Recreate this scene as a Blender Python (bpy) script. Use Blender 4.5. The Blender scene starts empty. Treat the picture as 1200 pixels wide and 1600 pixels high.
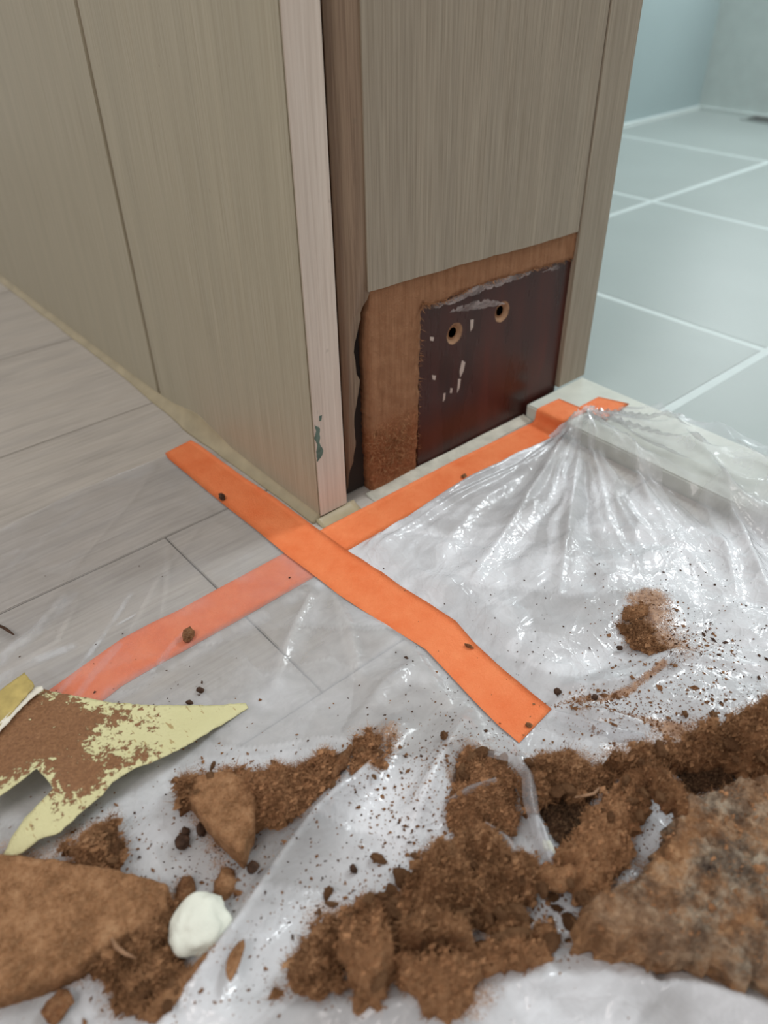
import bpy, bmesh, math, random
import numpy as np
from mathutils import Vector, Matrix, geometry
random.seed(7)
rng = np.random.default_rng(11)
SC = bpy.context.scene
COL = SC.collection
U = 0.28            # all layout numbers below are in units of the camera height (0.28 m)

# ------------------------------------------------------------------ camera
RC = np.array([[0.75770947, -0.65245062, -0.01358475],
               [-0.4016079, -0.44978868, -0.7977476],
               [0.51438065, 0.60991666, -0.60283846]])
CP = np.array([-0.73238645, -1.07883771, 1.0])
FPX = 1203.67
cd = bpy.data.cameras.new('camera')
cam = bpy.data.objects.new('camera', cd); COL.objects.link(cam)
cd.sensor_fit = 'VERTICAL'; cd.sensor_height = 36.0; cd.sensor_width = 27.0
cd.lens = FPX / 1600 * 36
cd.clip_start = 0.01; cd.clip_end = 100
m = Matrix([[RC[0][i], -RC[1][i], -RC[2][i], CP[i] * U] for i in range(3)] + [[0, 0, 0, 1]])
cam.matrix_world = m
cd.dof.use_dof = True; cd.dof.focus_distance = 1.36 * U; cd.dof.aperture_fstop = 8.4
SC.camera = cam

# ------------------------------------------------------------------ light
SC.view_settings.view_transform = 'Standard'; SC.view_settings.look = 'None'
SC.view_settings.gamma = 1; SC.view_settings.exposure = 0.42
w = bpy.data.worlds.new('world'); SC.world = w; w.use_nodes = True
wn = w.node_tree.nodes; wl = w.node_tree.links
wb = wn['Background']; wb.inputs[1].default_value = 0.50
wtc = wn.new('ShaderNodeTexCoord'); wsep = wn.new('ShaderNodeSeparateXYZ')
wl.new(wtc.outputs['Generated'], wsep.inputs[0])
wr = wn.new('ShaderNodeValToRGB'); wl.new(wsep.outputs['Z'], wr.inputs[0])
wr.color_ramp.elements[0].position = 0.0; wr.color_ramp.elements[0].color = (0.70, 0.67, 0.64, 1)
wr.color_ramp.elements[1].position = 0.9; wr.color_ramp.elements[1].color = (1.15, 1.15, 1.16, 1)
wl.new(wr.outputs[0], wb.inputs[0])

def area(name, loc, target, size, power, color, size_y=None):
    l = bpy.data.lights.new(name, 'AREA'); l.shape = 'RECTANGLE' if size_y else 'DISK'
    l.size = size * U
    if size_y: l.size_y = size_y * U
    l.energy = power; l.color = color
    o = bpy.data.objects.new(name, l); COL.objects.link(o)
    o.location = Vector(loc) * U
    o.rotation_euler = (Vector(target) - Vector(loc)).to_track_quat('-Z', 'Y').to_euler()
    return o
area('bathroom_ceiling_lamp', (4.3, -0.7, 4.9), (0.4, -0.5, 0), 1.5, 10.0, (0.90, 0.97, 1.0))
area('bathroom_window_light', (5.1, 1.35, 1.25), (1.0, 1.2, 0.2), 1.0, 5.0, (0.90, 0.97, 1.0), 1.3)
area('hall_ceiling_lamp', (-4.2, -1.6, 6.0), (-0.2, 0.3, .2), 2.4, 7.0, (1.0, 0.93, 0.90))

# ------------------------------------------------------------------ helpers
def ray(px, py):
    return RC.T @ np.array([(px - 600) / FPX, (py - 800) / FPX, 1.0])
def G(px, py, z=0.0):                 # point on a level surface at height z
    d = ray(px, py); t = (z - CP[2]) / d[2]; return CP + d * t
def GY(px, py, y=0.0):                # point on a wall plane
    d = ray(px, py); t = (y - CP[1]) / d[1]; return CP + d * t
def gl(pts, z=0.0):
    return [tuple(G(p[0], p[1], p[2] if len(p) > 2 else z)) for p in pts]

_perm = rng.integers(0, 2**31, size=4096)
def _h(ix, iy, iz, s):
    a = (ix * 73856093) ^ (iy * 19349663) ^ (iz * 83492791) ^ (s * 2654435761)
    return (_perm[(a ^ (a >> 13)) & 4095] / 2**31)
def vnoise(x, y, z=0.0, s=0):
    x = np.asarray(x, float); y = np.asarray(y, float); z = np.zeros_like(x) + z
    xi = np.floor(x).astype(np.int64); yi = np.floor(y).astype(np.int64); zi = np.floor(z).astype(np.int64)
    fx = x - xi; fy = y - yi; fz = z - zi
    sx = fx*fx*(3-2*fx); sy = fy*fy*(3-2*fy); sz = fz*fz*(3-2*fz)
    r = 0
    for dx in (0, 1):
        for dy in (0, 1):
            for dz in (0, 1):
                wgt = (sx if dx else 1-sx)*(sy if dy else 1-sy)*(sz if dz else 1-sz)
                r = r + wgt * _h(xi+dx, yi+dy, zi+dz, s)
    return r * 2 - 1
def fbm(x, y, z=0.0, o=4, s=0, g=0.5):
    r = 0; a = 1; n = 0
    for i in range(o):
        r = r + a * vnoise(np.asarray(x)*2**i, np.asarray(y)*2**i, np.asarray(z)*2**i, s+i*7); n += a; a *= g
    return r / n
def sm(a, b, x):
    t = np.clip((np.asarray(x, float) - a) / (b - a), 0, 1); return t*t*(3-2*t)
def inpoly(x, y, poly):
    x = np.asarray(x); y = np.asarray(y); ins = np.zeros(x.shape, bool)
    n = len(poly)
    for i in range(n):
        x0, y0 = poly[i][0], poly[i][1]; x1, y1 = poly[(i+1) % n][0], poly[(i+1) % n][1]
        if y0 == y1: continue
        c = ((y0 > y) != (y1 > y)) & (x < (x1-x0)*(y-y0)/(y1-y0)+x0)
        ins ^= c
    return ins
def dpoly(x, y, pts, closed=True):
    """distance to a polyline and the parameter along it"""
    best = np.full(np.shape(x), 1e9); par = np.zeros(np.shape(x))
    n = len(pts); rngi = range(n if closed else n-1)
    for i in rngi:
        a = np.array(pts[i][:2]); b = np.array(pts[(i+1) % n][:2]); ab = b-a
        L = ab@ab + 1e-12
        t = np.clip(((x-a[0])*ab[0]+(y-a[1])*ab[1])/L, 0, 1)
        d = np.hypot(x-a[0]-t*ab[0], y-a[1]-t*ab[1])
        mk = d < best
        best = np.where(mk, d, best); par = np.where(mk, (i+t)/max(1, len(list(rngi))), par)
    return best, par

def mesh(name, V, F, mat, parent=None, smooth=False, attrs=None):
    me = bpy.data.meshes.new(name)
    V = np.asarray(V, float) * U
    me.from_pydata(V.tolist(), [], [list(map(int, f)) for f in F])
    if mat: me.materials.append(mat)
    if smooth:
        me.polygons.foreach_set('use_smooth', [True]*len(me.polygons))
    if attrs:
        for k, v in attrs.items():
            a = me.attributes.new(k, 'FLOAT', 'POINT'); a.data.foreach_set('value', np.asarray(v, float))
    me.update()
    o = bpy.data.objects.new(name, me); COL.objects.link(o)
    if parent: o.parent = parent; o.matrix_parent_inverse = Matrix.Translation(-Vector(parent.location))
    return o
def bmobj(name, bm, mat, parent=None, smooth=False):
    me = bpy.data.meshes.new(name); bm.to_mesh(me); bm.free()
    if mat: me.materials.append(mat)
    if smooth: me.polygons.foreach_set('use_smooth', [True]*len(me.polygons))
    o = bpy.data.objects.new(name, me); COL.objects.link(o)
    if parent: o.parent = parent; o.matrix_parent_inverse = Matrix.Translation(-Vector(parent.location))
    return o
def box(name, a, b, mat, parent=None, bevel=0.0):
    bm = bmesh.new()
    bmesh.ops.create_cube(bm, size=1.0)
    c = [(a[i]+b[i])/2*U for i in range(3)]; s = [abs(b[i]-a[i])*U for i in range(3)]
    for v in bm.verts: v.co = Vector((v.co[i]*s[i]+c[i] for i in range(3)))
    if bevel: bmesh.ops.bevel(bm, geom=bm.edges[:], offset=bevel*U, segments=2, affect='EDGES')
    return bmobj(name, bm, mat, parent)
def empty(name, loc=(0, 0, 0)):
    o = bpy.data.objects.new(name, None); COL.objects.link(o); o.location = Vector(loc)*U
    o.empty_display_size = 0.01; return o
def tag(o, label=None, cat=None, group=None, kind=None):
    if label: o['label'] = label
    if cat: o['category'] = cat
    if group: o['group'] = group
    if kind: o['kind'] = kind
    return o

def densify(poly, step, jit=0.0, seed=0, closed=True):
    r = np.random.default_rng(seed); out = []
    n = len(poly)
    for i in range(n if closed else n-1):
        a = np.array(poly[i], float); b = np.array(poly[(i+1) % n], float)
        k = max(1, int(np.linalg.norm((b-a)[:2])/step))
        for j in range(k):
            p = a+(b-a)*j/k
            if j and jit:
                nrm = np.array([-(b-a)[1], (b-a)[0]]); nrm = nrm/(np.linalg.norm(nrm)+1e-9)
                p = p.copy(); p[:2] += nrm*r.normal()*jit
            out.append(p)
    if not closed: out.append(np.array(poly[-1], float))
    return out
def tri(poly, step, holes=()):
    """constrained triangulation of a 2-D outline with inner points -> verts, faces, number of outline verts"""
    P = [Vector((p[0], p[1])) for p in poly]; n = len(P)
    E = [(i, (i+1) % n) for i in range(n)]
    rings = [(0, n)]
    for h in holes:
        s = len(P); P += [Vector(p) for p in h]; k = len(h)
        E += [(s+i, s+(i+1) % k) for i in range(k)]; rings.append((s, k))
    if step:
        xs = np.array([p[0] for p in poly]); ys = np.array([p[1] for p in poly])
        gx, gy = np.meshgrid(np.arange(xs.min(), xs.max(), step), np.arange(ys.min(), ys.max(), step*0.87))
        gx = gx + (np.arange(gx.shape[0]) % 2)[:, None]*step*0.5
        gx = gx.ravel()+rng.uniform(-.2, .2, gx.size)*step; gy = gy.ravel()+rng.uniform(-.2, .2, gy.size)*step
        d, _ = dpoly(gx, gy, poly)
        ok = inpoly(gx, gy, poly) & (d > step*0.45)
        for h in holes:
            dh, _ = dpoly(gx, gy, h); ok &= ~inpoly(gx, gy, h) & (dh > step*.45)
        P += [Vector((a, b)) for a, b in zip(gx[ok], gy[ok])]
    v, e, f, ov, oe, of = geometry.delaunay_2d_cdt(P, E, [], 1, 1e-7)
    F = []
    for t in f:
        c = sum((v[i] for i in t), Vector((0, 0)))/len(t)
        if any(inpoly(np.array([c.x]), np.array([c.y]), h)[0] for h in holes): continue
        F.append(list(t))
    return np.array([(q.x, q.y) for q in v]), F
def boundary(F):
    c = {}
    for f in F:
        for i in range(len(f)):
            a, b = f[i], f[(i+1) % len(f)]
            c[(a, b)] = 1
    return [(a, b) for (a, b) in c if (b, a) not in c]
def plate(name, poly, y0, y1, mat, parent=None, step=None, holes=(), rough=0.0, smooth=False):
    """upright plate: outline in (x, z), from depth y0 (front) to y1"""
    v, F = tri(poly, step, holes)
    n = len(v)
    yf = np.full(n, y0)
    if rough: yf = yf+fbm(v[:, 0]*60, v[:, 1]*60, o=3)*rough
    V = np.vstack([np.c_[v[:, 0], yf, v[:, 1]], np.c_[v[:, 0], np.full(n, y1), v[:, 1]]])
    B = boundary(F)
    FF = [f for f in F]+[[i+n for i in reversed(f)] for f in F]+[[b, a, a+n, b+n] for a, b in B]
    return mesh(name, V, FF, mat, parent, smooth)

# ------------------------------------------------------------------ materials
def srgb(r, g, b):
    f = lambda c: (c/255/12.92) if c/255 <= .04045 else ((c/255+.055)/1.055)**2.4
    return (f(r), f(g), f(b), 1)
def mat(name, rough=0.5, spec=0.5):
    m_ = bpy.data.materials.new(name); m_.use_nodes = True
    b = m_.node_tree.nodes['Principled BSDF']
    b.inputs['Roughness'].default_value = rough; b.inputs['Specular IOR Level'].default_value = spec
    return m_, m_.node_tree.nodes, m_.node_tree.links, b
def coords(N, L, scale=(1, 1, 1), kind='Object'):
    tc = N.new('ShaderNodeTexCoord'); mp = N.new('ShaderNodeMapping'); mp.inputs['Scale'].default_value = scale
    L.new(tc.outputs[kind], mp.inputs[0]); return mp.outputs[0]
def noise(N, L, vec, scale, detail=4, rough=.55, dist=0.0):
    n = N.new('ShaderNodeTexNoise'); n.inputs['Scale'].default_value = scale; n.inputs['Detail'].default_value = detail
    n.inputs['Roughness'].default_value = rough; n.inputs['Distortion'].default_value = dist
    L.new(vec, n.inputs['Vector']); return n.outputs['Fac']
def ramp(N, L, fac, stops):
    r = N.new('ShaderNodeValToRGB'); L.new(fac, r.inputs[0]); cr = r.color_ramp
    while len(cr.elements) < len(stops): cr.elements.new(0.5)
    for e, (p, c) in zip(cr.elements, stops): e.position = p; e.color = c if len(c) == 4 else (*c, 1)
    return r.outputs[0]
def mixc(N, L, fac, a, b, mode='MIX'):
    x = N.new('ShaderNodeMix'); x.data_type = 'RGBA'; x.blend_type = mode
    for s, v in ((x.inputs[0], fac), (x.inputs[6], a), (x.inputs[7], b)):
        if hasattr(v, 'default_value') or hasattr(v, 'is_linked'): L.new(v, s)
        else: s.default_value = v
    return x.outputs[2]
def bump(N, L, b, h, strength, dist=0.001):
    bp = N.new('ShaderNodeBump'); bp.inputs['Strength'].default_value = strength; bp.inputs['Distance'].default_value = dist
    L.new(h, bp.inputs['Height']); L.new(bp.outputs[0], b.inputs['Normal']); return bp
def mathn(N, L, op, a, b=None, clamp=False):
    x = N.new('ShaderNodeMath'); x.operation = op; x.use_clamp = clamp
    for i, v in enumerate((a, b)):
        if v is None: continue
        if isinstance(v, (int, float)): x.inputs[i].default_value = v
        else: L.new(v, x.inputs[i])
    return x.outputs[0]
def attr(N, name):
    a = N.new('ShaderNodeAttribute'); a.attribute_name = name; return a.outputs['Fac']

def wood_film(name, c0, c1, c2, stretch, fine=900, rough=.42, bs=.25):
    m_, N, L, b = mat(name, rough, .4)
    v = coords(N, L, stretch)
    n1 = noise(N, L, v, fine, 3, .6); n2 = noise(N, L, v, fine*.12, 3, .6)
    col = ramp(N, L, n1, [(.30, c0), (.5, c1), (.72, c2)])
    col2 = ramp(N, L, n2, [(.3, (.93, .93, .93)), (.7, (1.04, 1.035, 1.03))])
    c = mixc(N, L, 1.0, col, col2, 'MULTIPLY')
    sp = noise(N, L, coords(N, L, (1, 1, 1)), 120, 2)
    c = mixc(N, L, ramp(N, L, sp, [(.74, (0, 0, 0)), (.80, (.35, .35, .35))]), c, srgb(110, 95, 78))
    L.new(c, b.inputs['Base Color']); bump(N, L, b, n1, bs, .0004)
    return m_
M = {}
M['veneer'] = wood_film('wood_print_veneer', srgb(132, 120, 102), srgb(146, 134, 117), srgb(158, 147, 129), (1, 1, .02))
M['veneer_left'] = wood_film('wood_print_casing', srgb(156, 147, 126), srgb(164, 156, 135), srgb(172, 164, 144), (1, 1, .02), 700)
M['veneer_strip'] = wood_film('wood_print_strip', srgb(186, 171, 158), srgb(196, 182, 169), srgb(204, 191, 179), (1, 1, .02), 800)
M['wrap'] = wood_film('brown_wrap', srgb(116, 95, 77), srgb(134, 112, 92), srgb(148, 126, 104), (1, 1, .02), 900)
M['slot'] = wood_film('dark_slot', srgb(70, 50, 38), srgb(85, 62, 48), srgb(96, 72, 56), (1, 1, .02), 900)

def laminate():
    m_, N, L, b = mat('laminate_floor', .36, .45)
    v = coords(N, L, (.06, 1, 1)); oi = N.new('ShaderNodeObjectInfo')
    n1 = noise(N, L, v, 420, 4, .65); n2 = noise(N, L, coords(N, L, (.13, 1, 1)), 55, 3, .6, .6)
    col = ramp(N, L, n1, [(.28, srgb(170, 163, 153)), (.5, srgb(183, 176, 167)), (.75, srgb(193, 187, 178))])
    c2 = ramp(N, L, n2, [(.32, (.87, .87, .88)), (.5, (1, 1, 1)), (.7, (1.04, 1.03, 1.02))])
    c = mixc(N, L, 1.0, col, c2, 'MULTIPLY')
    vr = ramp(N, L, oi.outputs['Random'], [(0, (.95, .95, .95)), (1, (1.03, 1.03, 1.03))])
    c = mixc(N, L, 1.0, c, vr, 'MULTIPLY')
    L.new(c, b.inputs['Base Color']); bump(N, L, b, n1, .15, .0004); return m_
M['lam'] = laminate()
def plain(name, col, rough=.5, spec=.5, var=.06, sc=40, bs=0.0, bsc=300):
    m_, N, L, b = mat(name, rough, spec)
    n = noise(N, L, coords(N, L), sc, 4)
    lo = tuple(c*(1-var*2) for c in col[:3]); hi = tuple(min(1, c*(1+var*2)) for c in col[:3])
    L.new(ramp(N, L, n, [(.3, lo), (.7, hi)]), b.inputs['Base Color'])
    if bs: bump(N, L, b, noise(N, L, coords(N, L), bsc, 4), bs, .0006)
    return m_
M['joint'] = plain('joint', srgb(95, 90, 82), .8)
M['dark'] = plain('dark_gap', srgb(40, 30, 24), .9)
M['tile'] = plain('grey_tile', srgb(160, 169, 166), .42, .4, .02, 6)
M['grout'] = plain('white_grout', srgb(206, 216, 214), .7, .3, .02)
M['bwall'] = plain('bathroom_wall', srgb(160, 176, 177), .5, .3, .02, 5)
M['sill'] = plain('marble_sill', srgb(200, 203, 192), .3, .5, .04, 60)
M['caulk'] = plain('yellowed_sealant', srgb(160, 147, 118), .40, .5, .07, 60, .3, 120)
M['cement'] = plain('pale_filler', srgb(186, 182, 168), .7, .3, .08, 120, .5, 500)
M['scuff'] = plain('pale_scuff', srgb(176, 160, 150), .5)
def glue_mat():
    m_, N, L, b = mat('dry_glue', .4, .4)
    b.inputs['Base Color'].default_value = srgb(176, 162, 158)
    n = noise(N, L, coords(N, L, (.6, 1, 1.6)), 90, 5, .6, .3)
    L.new(ramp(N, L, n, [(.38, (.10, .10, .10)), (.66, (.72, .72, .72))]), b.inputs['Alpha'])
    bump(N, L, b, n, .2, .0004); return m_
M['glue'] = glue_mat()
M['plaster'] = plain('white_plaster', srgb(226, 228, 214), .8, .3, .04, 90, .6, 500)
M['tan'] = plain('tan_wood', srgb(150, 116, 88), .7, .3, .1, 300, .4, 900)
M['green'] = plain('green_paint', srgb(88, 108, 98), .6, .3, .15, 300)
M['darkbit'] = plain('dark_crumb', srgb(72, 52, 40), .8, .2, .2, 300)
M['metal'] = plain('steel', srgb(150, 158, 155), .3, .5)

def tape_mat():
    m_, N, L, b = mat('orange_crepe_tape', .62, .25)
    n = noise(N, L, coords(N, L), 900, 3, .6); n2 = noise(N, L, coords(N, L), 45, 5, .7)
    c = mixc(N, L, ramp(N, L, n2, [(.3, (0, 0, 0)), (.7, (1, 1, 1))]), srgb(232, 118, 66), srgb(243, 142, 90))
    c = mixc(N, L, ramp(N, L, n, [(.66, (0, 0, 0)), (.78, (.4, .4, .4))]), c, srgb(250, 160, 110))
    L.new(c, b.inputs['Base Color'])
    w_ = N.new('ShaderNodeTexVoronoi'); w_.inputs['Scale'].default_value = 900
    L.new(coords(N, L, (1, 1, 1)), w_.inputs['Vector'])
    wr_ = noise(N, L, coords(N, L, (1, 1, 1)), 45, 3, .6, .5); cr = noise(N, L, coords(N, L), 2200, 2, .6)
    hh = mathn(N, L, 'ADD', mathn(N, L, 'MULTIPLY', w_.outputs['Distance'], .5), mathn(N, L, 'ADD', mathn(N, L, 'MULTIPLY', wr_, 2.2), mathn(N, L, 'MULTIPLY', cr, .8)))
    bump(N, L, b, hh, .7, .0006); return m_
M['tape'] = tape_mat()

def fibre_mat(name, a, b_, c_, mould=False, fine=1.0):
    m_, N, L, b = mat(name, .9, .12)
    v = coords(N, L)
    n1 = noise(N, L, v, 60*fine, 6, .7); n2 = noise(N, L, v, 700*fine, 4, .7, .8); n3 = noise(N, L, v, 18, 3)
    n1 = mathn(N, L, 'ADD', mathn(N, L, 'MULTIPLY', n1, .75), mathn(N, L, 'MULTIPLY', noise(N, L, v, 240, 4, .7), .25))
    c = ramp(N, L, n1, [(.34, tuple(k*.72 for k in a[:3])), (.44, a), (.54, b_), (.68, c_)])  # darkest stop deepened: shade between the fibres painted into the colour
    c = mixc(N, L, ramp(N, L, n2, [(.4, (0, 0, 0)), (.75, (.55, .55, .55))]), c, srgb(172, 136, 102))
    c = mixc(N, L, ramp(N, L, n2, [(.25, (.5, .5, .5)), (.4, (0, 0, 0))]), c, srgb(74, 48, 32))
    if mould:
        md = attr(N, 'mould')
        n4 = noise(N, L, v, 120, 6, .75)
        gc = ramp(N, L, n4, [(.30, srgb(56, 44, 38)), (.46, srgb(112, 98, 84)), (.62, srgb(168, 154, 134))])
        f = mathn(N, L, 'MULTIPLY', md, ramp(N, L, noise(N, L, v, 40, 5, .7), [(.38, (.05, .05, .05)), (.55, (1, 1, 1))]))
        c = mixc(N, L, f, c, gc)
    L.new(c, b.inputs['Base Color'])
    h = mathn(N, L, 'ADD', n1, mathn(N, L, 'MULTIPLY', n2, .5))
    bump(N, L, b, h, .9, .0016); return m_
M['fib'] = fibre_mat('fibreboard', srgb(128, 90, 60), srgb(156, 114, 80), srgb(178, 138, 102))
M['fib_mould'] = fibre_mat('fibreboard_mouldy', srgb(132, 94, 64), srgb(160, 119, 83), srgb(180, 141, 104), True)
M['fib_dark'] = fibre_mat('fibreboard_dark', srgb(104, 68, 44), srgb(134, 93, 62), srgb(160, 118, 84))
M['fib_black'] = fibre_mat('fibreboard_hollow_shade', srgb(44, 30, 22), srgb(66, 44, 31), srgb(92, 62, 42))  # near-black fibre colour stands in for shade in the pile's hollows
M['fuzz'] = plain('fibre_fuzz', srgb(150, 110, 78), .9, .1, .2, 400)

def core_mat():
    m_, N, L, b = mat('fibreboard_core', .85, .15)
    v = coords(N, L); vs = coords(N, L, (1, 1, .06))
    n1 = noise(N, L, vs, 500, 4, .6); n2 = noise(N, L, v, 420, 5, .75, 1.2); n3 = noise(N, L, v, 25, 3)
    s = N.new('ShaderNodeSeparateXYZ'); L.new(v, s.inputs[0])
    low = ramp(N, L, mathn(N, L, 'ADD', s.outputs['Z'], mathn(N, L, 'MULTIPLY', n3, .03)), [(.050, (1, 1, 1)), (.066, (0, 0, 0))])
    top = ramp(N, L, n1, [(.3, srgb(136, 96, 68)), (.7, srgb(158, 116, 86))])
    bot = ramp(N, L, n2, [(.3, srgb(108, 66, 42)), (.5, srgb(138, 88, 58)), (.75, srgb(172, 124, 90))])
    L.new(mixc(N, L, low, top, bot), b.inputs['Base Color'])
    bump(N, L, b, n2, .8, .0012); return m_
M['core'] = core_mat()
def board_mat():
    m_, N, L, b = mat('dark_red_film_board', .28, .32)
    v = coords(N, L)
    n1 = noise(N, L, coords(N, L, (1, 1, .15)), 60, 4, .6); n2 = noise(N, L, v, 600, 3)
    c = ramp(N, L, n1, [(.3, srgb(50, 25, 21)), (.6, srgb(68, 32, 26)), (.8, srgb(84, 38, 30))])
    L.new(c, b.inputs['Base Color']); bump(N, L, b, n2, .12, .0003)
    L.new(ramp(N, L, n1, [(.3, (.22, .22, .22)), (.7, (.38, .38, .38))]), b.inputs['Roughness']); return m_
M['board'] = board_mat()
def sheet_mat():
    m_, N, L, b = mat('pale_yellow_veneer_back', .6, .3)
    v = coords(N, L)
    fb = attr(N, 'fib'); n = noise(N, L, v, 350, 4, .7); n2 = noise(N, L, v, 700, 4, .7, .5)
    mask = ramp(N, L, mathn(N, L, 'ADD', fb, mathn(N, L, 'MULTIPLY', mathn(N, L, 'SUBTRACT', n, .5), 1.5)), [(.47, (0, 0, 0)), (.53, (1, 1, 1))])
    y = mixc(N, L, noise(N, L, v, 50, 3), srgb(206, 200, 150), srgb(218, 213, 166))
    br = ramp(N, L, n2, [(.3, srgb(112, 76, 50)), (.6, srgb(142, 102, 70)), (.8, srgb(164, 124, 88))])
    mp = N.new('ShaderNodeMapping'); mp.inputs['Rotation'].default_value = (0, 0, .35); mp.inputs['Scale'].default_value = (1, .22, 1); L.new(v, mp.inputs[0])
    fl = ramp(N, L, noise(N, L, mp.outputs[0], 620, 3, .6), [(.63, (0, 0, 0)), (.68, (.85, .85, .85))])
    y = mixc(N, L, fl, y, srgb(168, 140, 92))
    L.new(mixc(N, L, mask, y, br), b.inputs['Base Color'])
    bump(N, L, b, mathn(N, L, 'ADD', mask, n2), .6, .0008); return m_
M['sheet'] = sheet_mat()
M['olive'] = plain('olive_veneer', srgb(178, 158, 96), .5, .3, .1, 160, .3, 700)
M['torn'] = plain('torn_paper_edge', srgb(228, 222, 206), .8, .2)

def film_mat():
    m_ = bpy.data.materials.new('clear_plastic_film'); m_.use_nodes = True
    N = m_.node_tree.nodes; L = m_.node_tree.links; N.clear()
    out = N.new('ShaderNodeOutputMaterial')
    v = coords(N, L)
    hz = attr(N, 'haze'); du = attr(N, 'dust')
    # fine creases
    vd = coords(N, L, (1, 1.6, 1))
    n1 = noise(N, L, vd, 55, 4, .6, .7); n2 = noise(N, L, coords(N, L, (1.8, .8, 1)), 150, 4, .6, .4)
    r1 = mathn(N, L, 'ABSOLUTE', mathn(N, L, 'SUBTRACT', n1, .5)); r2 = mathn(N, L, 'ABSOLUTE', mathn(N, L, 'SUBTRACT', n2, .5))
    hgt = mathn(N, L, 'ADD', mathn(N, L, 'MULTIPLY', r1, .8), mathn(N, L, 'MULTIPLY', r2, .3))
    wv = N.new('ShaderNodeVectorMath'); wv.operation = 'MULTIPLY_ADD'
    nv = N.new('ShaderNodeTexNoise'); nv.inputs['Scale'].default_value = 14; nv.inputs['Detail'].default_value = 3; L.new(v, nv.inputs['Vector'])
    L.new(nv.outputs['Color'], wv.inputs[0]); wv.inputs[1].default_value = (.03, .03, .03); L.new(v, wv.inputs[2])
    for sc_, wt_ in ((22, .38), (60, .22), (140, .10)):
        vo = N.new('ShaderNodeTexVoronoi'); vo.feature = 'DISTANCE_TO_EDGE'; vo.inputs['Scale'].default_value = sc_; L.new(wv.outputs[0], vo.inputs['Vector'])
        ln = ramp(N, L, vo.outputs['Distance'], [(0, (1, 1, 1)), (.10, (0, 0, 0))])
        hgt = mathn(N, L, 'ADD', hgt, mathn(N, L, 'MULTIPLY', ln, wt_))
    bp = N.new('ShaderNodeBump'); bp.inputs['Distance'].default_value = .0012
    L.new(mathn(N, L, 'ADD', mathn(N, L, 'MULTIPLY', hz, .65), .22, True), bp.inputs['Strength'])
    L.new(hgt, bp.inputs['Height'])
    tr = N.new('ShaderNodeBsdfTransparent'); tr.inputs[0].default_value = (.99, .99, 1, 1)
    df = N.new('ShaderNodeBsdfDiffuse'); df.inputs[0].default_value = (.93, .945, .97, 1)
    tl = N.new('ShaderNodeBsdfTranslucent'); tl.inputs[0].default_value = (.93, .945, .97, 1)
    L.new(bp.outputs[0], df.inputs['Normal']); L.new(bp.outputs[0], tl.inputs['Normal'])
    m1 = N.new('ShaderNodeMixShader'); m1.inputs[0].default_value = .25
    L.new(df.outputs[0], m1.inputs[1]); L.new(tl.outputs[0], m1.inputs[2])
    m2 = N.new('ShaderNodeMixShader')
    hv = mathn(N, L, 'MULTIPLY', hz, mathn(N, L, 'ADD', mathn(N, L, 'MULTIPLY', n1, .6), .70), True)
    L.new(hv, m2.inputs[0]); L.new(tr.outputs[0], m2.inputs[1]); L.new(m1.outputs[0], m2.inputs[2])
    g = N.new('ShaderNodeBsdfGlossy'); g.inputs['Roughness'].default_value = .16; L.new(bp.outputs[0], g.inputs['Normal'])
    fr = N.new('ShaderNodeFresnel'); fr.inputs['IOR'].default_value = 1.5; L.new(bp.outputs[0], fr.inputs['Normal'])
    m3 = N.new('ShaderNodeMixShader'); L.new(mathn(N, L, 'MULTIPLY', fr.outputs[0], mathn(N, L, 'ADD', mathn(N, L, 'MULTIPLY', hz, .9), .42), True), m3.inputs[0])
    L.new(m2.outputs[0], m3.inputs[1]); L.new(g.outputs[0], m3.inputs[2])
    # brown dust lying on the film
    dd = N.new('ShaderNodeBsdfDiffuse')
    L.new(ramp(N, L, noise(N, L, v, 500, 3), [(.3, srgb(120, 84, 58)), (.7, srgb(178, 140, 108))]), dd.inputs[0])
    nn = noise(N, L, v, 1900, 4, .75); nl = noise(N, L, v, 70, 4, .7)
    dm = mathn(N, L, 'ADD', mathn(N, L, 'MULTIPLY', du, .50), mathn(N, L, 'ADD', mathn(N, L, 'MULTIPLY', nn, .70), mathn(N, L, 'MULTIPLY', nl, .30)))
    dmr = ramp(N, L, dm, [(.76, (0, 0, 0)), (.84, (.9, .9, .9))])
    m4 = N.new('ShaderNodeMixShader'); L.new(dmr, m4.inputs[0]); L.new(m3.outputs[0], m4.inputs[1]); L.new(dd.outputs[0], m4.inputs[2])
    L.new(m4.outputs[0], out.inputs[0]); return m_
M['film'] = film_mat()

# ------------------------------------------------------------------ the setting: laminate floor
LIPX0, LIPX1, LIPZ = .655, .880, .036
fl = box('floor', (-3.4, -3.6, -.09), (LIPX0, 4.6, -.030), M['joint'])
tag(fl, 'hall floor of pale grey-beige wood-look laminate planks', 'floor', kind='structure')
y0 = -.372; pw = .542
for k in range(-6, 9):
    ya = y0+k*pw; yb = ya+pw
    joints = [-3.4, -.275, LIPX0-.002] if k == 0 else [-3.4, random.uniform(-2.6, -1.5), LIPX0-.002]
    if k in (1, -1): joints = [-3.4, -2.0, LIPX0-.002]
    for a, b in zip(joints[:-1], joints[1:]):
        if yb > -3.6 and ya < 4.6:
            box('plank', (a+.0015, ya+.0015, -.030), (b-.0015, yb-.0015, 0), M['lam'], fl, .0016)
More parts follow.
